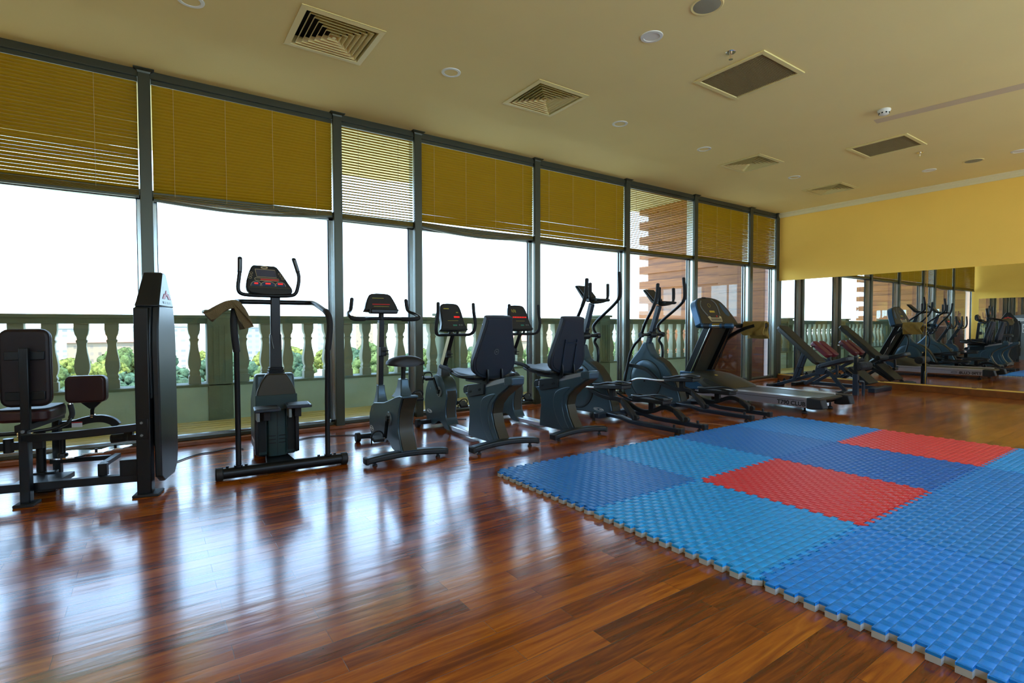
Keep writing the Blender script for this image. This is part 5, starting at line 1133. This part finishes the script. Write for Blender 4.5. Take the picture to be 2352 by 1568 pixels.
# motor hood: tapered teardrop loft
hood = []
for y, w_, zt in ((1.02, 0.36, 0.212), (1.08, 0.385, 0.245), (1.25, 0.405, 0.315), (1.45, 0.415, 0.375), (1.65, 0.415, 0.40), (1.85, 0.40, 0.38), (1.97, 0.36, 0.30), (2.0, 0.33, 0.22)):
    hood.append([Vector((w_ * a, y, 0.155 + (zt - 0.155) * b_)) for a, b_ in ((-1, 0), (-1, 0.45), (-0.95, 0.75), (-0.8, 0.93), (-0.4, 1.0), (0.4, 1.0), (0.8, 0.93), (0.95, 0.75), (1, 0.45), (1, 0))])
ho = MB().loft(hood).build('motor_hood', m_brown, t, ang=50)
for sg in (-1, 1):
    cvp = [(1.38, 0.165), (1.40, 0.195), (1.46, 0.25), (1.56, 0.29), (1.68, 0.305), (1.84, 0.28), (1.92, 0.22), (1.93, 0.165)]
    MB().prism(sm2(cvp, 3), min(sg * 0.395, sg * 0.428), max(sg * 0.395, sg * 0.428)).build('side_cover', m_bluepl, ho, bev=0.010)
MB().prism(ringpoly(0, 0, 0.032, 0.018), -0.003, 0.003, 'z').xf(basis((-0.12, 1.40, 0.362), (1, 0, 0), (0, 0.94, 0.32))).build('hood_badge', m_gold, ho)
MB().prism([(1.12, 0.23), (1.35, 0.25), (1.43, 0.30), (1.40, 0.34), (1.28, 0.315), (1.12, 0.25)], -0.41, -0.40).build('hood_inset', m_brown, ho, bev=0.004)
# uprights
for sg in (-1, 1):
    x = sg * 0.26
    pt = MB().rtube([(x, 1.83, 0.28), (x, 1.43, 1.10)], 0.065, 0.10, upv=(0, 1, 0)).build('upright_post', m_steel, t, bev=0.01)
    for dx in (-0.0335, 0.0335): MB().rtube([(x + dx, 1.77, 0.28), (x + dx, 1.37, 1.10)], 0.004, 0.012, upv=(0, 1, 0)).build('chrome_edge', m_chrome, pt)
    if sg > 0: MB().rtube([(x + 0.02, 1.62, 0.60), (x + 0.03, 1.52, 0.86), (x + 0.06, 1.28, 1.02), (x + 0.11, 1.10, 1.085)], 0.045, 0.05, upv=(1, 0, 0), sm=5).build('arm_strut', m_steel, pt)
    MB().b2((x - 0.05, 1.70, 0.30), (x + 0.05, 1.90, 0.40)).build('post_base', m_bluepl, pt, bev=0.012)
MB().prism([(1.84, 0.30), (1.44, 1.10), (1.47, 1.10), (1.87, 0.30)], -0.225, 0.225).build('rear_panel', m_brown, t)
# console
Mk = Matrix.Translation((0, 1.42, 1.10)) @ Matrix.Rotation(-rad(24), 4, 'X')
cp = sm2([(-0.44, 0.0), (-0.44, 0.10), (-0.425, 0.24), (-0.39, 0.36), (-0.30, 0.425), (-0.13, 0.45), (0.05, 0.445), (0.22, 0.40), (0.34, 0.28), (0.43, 0.13), (0.47, 0.03), (0.46, 0.0), (0.2, -0.015), (-0.2, -0.015)], 3)
co = MB().prism(cp, 0.0, 0.10, 'y').xf(Mk).build('console', m_bluepl, t, bev=0.02, seg=3)
MB().prism([(a * 0.94, 0.012 + b_ * 0.945) for a, b_ in cp], -0.006, 0.02, 'y').xf(Mk).build('face_panel', m_brown, co, bev=0.003)
inn = sm2([(-0.29, 0.30), (-0.24, 0.385), (-0.13, 0.41), (0.0, 0.385), (0.06, 0.30), (0.05, 0.20), (0.02, 0.10), (-0.20, 0.10), (-0.27, 0.20)], 3)
MB().prism(inn, -0.009, 0.0, 'y').xf(Mk).build('display_window', m_panel, co, flat=True)
for ps_ in ([(-0.265, 0.385), (-0.31, 0.33), (-0.315, 0.27), (-0.28, 0.20), (-0.23, 0.14)], [(-0.01, 0.405), (0.06, 0.36), (0.085, 0.29), (0.075, 0.21), (0.07, 0.16)]):
    MB().tube([Mk @ Vector((p.x, -0.010, p.z)) for p in cat_rom([(a, 0, b_) for a, b_ in ps_], 5)], 0.008, 6).build('silver_arc', m_grey_steel, co)
kp_ = MB().prism([(-0.245, 0.125), (-0.19, 0.135), (-0.17, 0.11), (0.03, 0.11), (0.05, 0.145), (0.085, 0.125), (0.075, 0.05), (-0.19, 0.05)], -0.012, 0.0, 'y').xf(Mk).build('key_panel', m_tan, co, flat=True)
for r_ in range(2):
    for k in range(8): MB().b2((-0.185 + k * 0.032, -0.015, 0.062 + r_ * 0.02), (-0.162 + k * 0.032, -0.011, 0.076 + r_ * 0.02)).xf(Mk).build('key', m_panel, kp_, flat=True)
MB().b2((-0.15, -0.011, 0.195), (-0.03, -0.008, 0.225)).xf(Mk).build('amber_readout', m_gold, co, flat=True)
MB().cyl(Mk @ Vector((-0.02, -0.014, 0.135)), Mk @ Vector((-0.02, -0.006, 0.135)), 0.014, 14).build('stop_button', m_redp, co)
MB().tube([Mk @ Vector((-0.11 + 0.03 * math.sin(2 * PI * k / 16) * (1 - 0.2 * math.cos(2 * PI * k / 16)), -0.011, 0.31 - 0.03 * math.cos(2 * PI * k / 16))) for k in range(17)], 0.0018, 5).build('heart_graphic', m_gold, co)
MB().prism(sm2([(0.17, 0.36), (0.25, 0.31), (0.33, 0.18), (0.30, 0.14), (0.24, 0.17), (0.18, 0.27)], 3), -0.010, 0.0, 'y').xf(Mk).build('bottle_recess', m_bluepl, co, bev=0.003)
MB().b2((-0.20, -0.012, 0.425), (-0.12, 0.02, 0.445)).xf(Mk).build('vent_slot', m_dark, co)
sh_ = MB().prism([(-0.46, 1.43), (-0.43, 1.33), (0.43, 1.33), (0.47, 1.43)], 1.072, 1.108, 'z').build('console_shelf', m_slated, t, bev=0.01)
for x0 in (-0.22, 0.06): MB().b2((x0, 1.345, 1.108), (x0 + 0.10, 1.37, 1.113)).build('red_key_strip', m_redp, sh_, flat=True)
for sg in (-1, 1):
    al = cat_rom([(sg * 0.43, 1.42, 1.085), (sg * 0.425, 1.25, 1.085), (sg * 0.42, 1.10, 1.085), (sg * 0.415, 0.96, 1.085)], 4)
    ar = MB().tube(al, 0.034, 14).ellip(al[-1], (0.034, 0.02, 0.034), 12, 8).build('armrest', m_bluepl if sg < 0 else m_rubber, t)
    MB().tube(al[-9:-5], 0.0352, 14).build('pulse_sensor', m_chrome, ar); MB().tube(al[-12:-9], 0.0352, 14).tube(al[-5:-3], 0.0352, 14).build('grip_band', m_rubber, ar)
towel('towel', 'mustard brown towel hanging over the treadmill armrest beside the corner window', [(-0.062, -0.14), (-0.070, -0.09), (-0.060, -0.03), (-0.034, 0.040), (0.0, 0.056), (0.034, 0.040), (0.056, -0.03), (0.066, -0.11), (0.058, -0.19)], 0.34, 0.022, m_towel2, (5.303, 1.12, 1.085), 0.0, 5, wav=0.02)

# ------------------------------------------------------------------ adjustable bench
t = thing('adjustable_bench', 'adjustable weight bench with a raised black backrest and tilted seat, behind the treadmill', 'weight bench', (7.17, 0.0, 0))
Bk0, Bk1 = Vector((0, 1.05, 0.43)), Vector((0, 1.735, 1.055)); dv = (Bk1 - Bk0); L_ = dv.length
Mb = basis(Bk0, (1, 0, 0), dv)
bk = MB().prism(rrect(-0.15, 0.0, 0.15, L_, 0.05), -0.015, 0.055, 'z').xf(Mb).build('back_pad', m_olive, t, bev=0.015, seg=3)
if (Mb.to_3x3() @ Vector((0, 0, 1))).y > 0: pass
MB().prism(rrect(-0.13, 0.05, 0.13, L_ - 0.04, 0.04), -0.03 if True else 0, -0.014, 'z').xf(Mb).build('backing_board', m_blue_steel, bk, bev=0.004)
Ms = basis((0, 1.03, 0.435), (-1, 0, 0), (0, -0.44, 0.145))
MB().prism(rrect(-0.15, 0.0, 0.15, 0.46, 0.05), -0.06, 0.01, 'z').xf(Ms).build('seat_pad', m_vinylb, t, bev=0.015, seg=3)
MB().rtube([(0, 1.80, 0.025), (0, 1.05, 0.295), (0, 0.93, 0.33)], 0.05, 0.055).build('ladder_rail', m_blue_steel, t, bev=0.005)
lr = t.children[-1]
for y in (1.76, 1.66, 1.54, 1.28, 1.16): MB().rtube([(0, y, 0.045 + (1.80 - y) * 0.36), (0, y - 0.005, 0.078 + (1.80 - y) * 0.36), (0, y - 0.022, 0.088 + (1.80 - y) * 0.36)], 0.05, 0.010, upv=(1, 0, 0)).build('ladder_hook', m_steel, lr)
for sg in (-1, 1): MB().rtube([(sg * 0.06, 1.30, 0.62), (sg * 0.06, 1.46, 0.16)], 0.03, 0.055, upv=(0, 1, 0)).build('back_strut', m_blue_steel, t, bev=0.004)
MB().cyl((-0.09, 1.385, 0.36), (0.09, 1.385, 0.36), 0.012, 10).build('strut_pin', m_steel, t)
hb_ = MB().prism([(0.98, 0.42), (1.10, 0.42), (1.12, 0.32), (1.08, 0.26), (0.98, 0.27), (0.95, 0.34)], -0.05, 0.05).build('hinge_plate', m_blue_steel, t, bev=0.004)
for y in (1.02, 1.07): MB().cyl((-0.056, y, 0.395), (-0.05, y, 0.395), 0.011, 10).build('bolt', m_chrome, hb_)
MB().rtube([(0, 1.0, 0.31), (0, 0.90, 0.30), (0, 0.82, 0.20), (0, 0.66, 0.02)], 0.05, 0.055, upv=(1, 0, 0), sm=4).build('front_leg', m_blue_steel, t, bev=0.004)
MB().b2((-0.27, 0.58, 0.0), (0.27, 0.70, 0.035)).build('front_foot', m_steel, t, bev=0.008)
MB().b2((-0.25, 1.78, 0.0), (0.25, 1.85, 0.05)).build('rear_foot', m_steel, t, bev=0.008)
MB().rtube([(0, 1.06, 0.25), (0, 1.30, 0.085)], 0.045, 0.05, upv=(0, 1, 0)).build('brace', m_blue_steel, t, bev=0.004)
MB().rtube([(0.0, 0.80, 0.44), (0.0, 0.79, 0.24)], 0.035, 0.035, upv=(0, 1, 0)).build('seat_post', m_blue_steel, t, bev=0.003)
MB().cyl((-0.07, 0.79, 0.26), (0.07, 0.79, 0.26), 0.028, 14).build('adjust_knob', m_rubber, t)

# ------------------------------------------------------------------ leg roller stand
t = thing('leg_roller_stand', 'short steel post with a black foam roller in front of the bench, near the treadmill', 'leg roller', (6.93, 0.42, 0))
MB().b2((-0.035, -0.035, 0.0), (0.035, 0.035, 0.33)).build('post', m_blue_steel, t, bev=0.005)
MB().b2((-0.025, -0.025, 0.33), (0.025, 0.025, 0.60)).build('inner_post', m_steel, t, bev=0.004)
MB().cyl((-0.02, 0, 0.58), (0.13, 0.0, 0.58), 0.012, 10).build('locking_pin', m_chrome, t)
ro = MB().cyl((-0.02, -0.03, 0.45), (0.36, -0.03, 0.45), 0.068, 22).build('foam_roller', m_foam, t, bev=0.015, seg=3)
MB().cyl((0.155, -0.03, 0.45), (0.175, -0.03, 0.45), 0.0705, 22).build('roller_band', m_rubber, ro)
for k in range(10):
    a = 2 * PI * k / 10; MB().box((-0.022, -0.03 + 0.045 * math.cos(a), 0.45 + 0.045 * math.sin(a)), (0.006, 0.035, 0.006), (a, 0, 0)).build('end_cap_rib', m_slated, ro)
MB().tube([(0.0, -0.03, 0.22), (0.06, -0.05, 0.215), (0.11, -0.06, 0.18), (0.115, -0.06, 0.0)], 0.022, 12, sm=5).build('curved_foot_tube', m_blue_steel, t)

# ------------------------------------------------------------------ back extension bench (burgundy pads)
t = thing('back_extension_bench', 'steel back extension bench with two burgundy hip pads in front of the mirror', 'weight bench', (7.81, 0.0, 0))
def hip(x, y0, z0, y1, z1):
    d = Vector((0, y1 - y0, z1 - z0)); Mh = basis((x, y0, z0), (1, 0, 0), d)
    return MB().prism(rrect(-0.085, 0, 0.085, d.length, 0.04), -0.04, 0.04, 'z').xf(Mh)
for x in (-0.12, 0.12):
    y_off = 0.0
    hip(x, 1.14 + y_off, 0.545, 1.42 + y_off, 0.785).build('hip_pad', m_burg, t, bev=0.016, seg=3)
MB().tube([(-0.33, 1.36, 0.715), (-0.2, 1.36, 0.715), (0.2, 1.36, 0.715), (0.33, 1.36, 0.715)], 0.013, 10).build('handle_bar', m_rubber, t)
for sg in (-1, 1): MB().ellip((sg * 0.34, 1.36, 0.715), (0.02, 0.016, 0.016), 10, 8).build('handle_end', m_chrome, t)
MB().rtube([(0, 1.24, 0.60), (0, 1.18, 0.44), (0, 1.02, 0.36)], 0.05, 0.05, upv=(1, 0, 0)).build('pad_post', m_blue_steel, t, bev=0.004)
MB().rtube([(0, 1.34, 0.50), (0, 1.05, 0.38), (0, 0.62, 0.09)], 0.05, 0.06, upv=(1, 0, 0)).build('main_strut', m_blue_steel, t, bev=0.005)
MB().rtube([(0, 0.86, 0.46), (0, 1.20, 0.22), (0, 1.45, 0.05)], 0.05, 0.055, upv=(1, 0, 0)).build('front_strut', m_blue_steel, t, bev=0.005)
MB().b2((-0.03, 0.40, 0.02), (0.03, 1.68, 0.075)).build('base_beam', m_blue_steel, t, bev=0.005)
MB().b2((-0.34, 0.36, 0.0), (0.34, 0.46, 0.075)).build('rear_foot', m_blue_steel, t, bev=0.008)
MB().b2((-0.33, 1.62, 0.0), (0.33, 1.70, 0.06)).build('front_foot', m_steel, t, bev=0.008)
MB().prism([(0.50, 0.13), (0.55, 0.10), (0.84, 0.36), (0.80, 0.39)], -0.19, 0.19).build('foot_platform', m_slated, t, bev=0.005)
ar_ = MB().tube([(-0.2, 0.78, 0.50), (0.2, 0.78, 0.50)], 0.045, 14).build('ankle_roller', m_foam, t, bev=0.006)
MB().rtube([(0, 0.90, 0.42), (0, 0.78, 0.50)], 0.04, 0.04, upv=(1, 0, 0)).build('ankle_post', m_blue_steel, t)
MB().cyl((-0.09, 0.92, 0.30), (0.03, 0.92, 0.30), 0.02, 12).build('adjust_knob', m_rubber, t)

# ------------------------------------------------------------------ cords on the floor
def cord(name, lab, pts, r_, m_):
    o = MB().tube(cat_rom(pts, 8), r_, 7).build(name, m_); return tag(o, lab, 'cord')
cord('power_cord', 'thin black power cord along the floor from the leg machine to the stair climber', [(-1.9, 1.78, 0.006), (-1.75, 1.95, 0.006), (-1.62, 1.98, 0.006), (-1.48, 2.05, 0.006), (-1.40, 1.95, 0.006)], 0.005, m_cord)
cord('power_cord', 'thin black power cord along the floor between the stair climber and the upright bike', [(-1.12, 1.95, 0.006), (-0.95, 2.05, 0.006), (-0.75, 2.12, 0.006), (-0.58, 2.05, 0.006), (-0.40, 1.95, 0.006), (-0.30, 1.75, 0.006)], 0.005, m_cord)
cord('power_cord', 'thin black power cord behind the first recumbent bike near the window', [(-0.20, 1.80, 0.006), (0.0, 2.02, 0.006), (0.3, 2.20, 0.006), (0.70, 2.20, 0.006), (0.95, 2.10, 0.006)], 0.005, m_cord)
cord('floor_cord', 'pale thin cord lying on the wooden floor between the elliptical and the blue mats', [(2.86, 0.62, 0.003), (2.90, 0.48, 0.003), (3.02, 0.30, 0.003), (3.08, 0.10, 0.003), (3.10, 0.03, 0.003)], 0.0022, m_cordw)
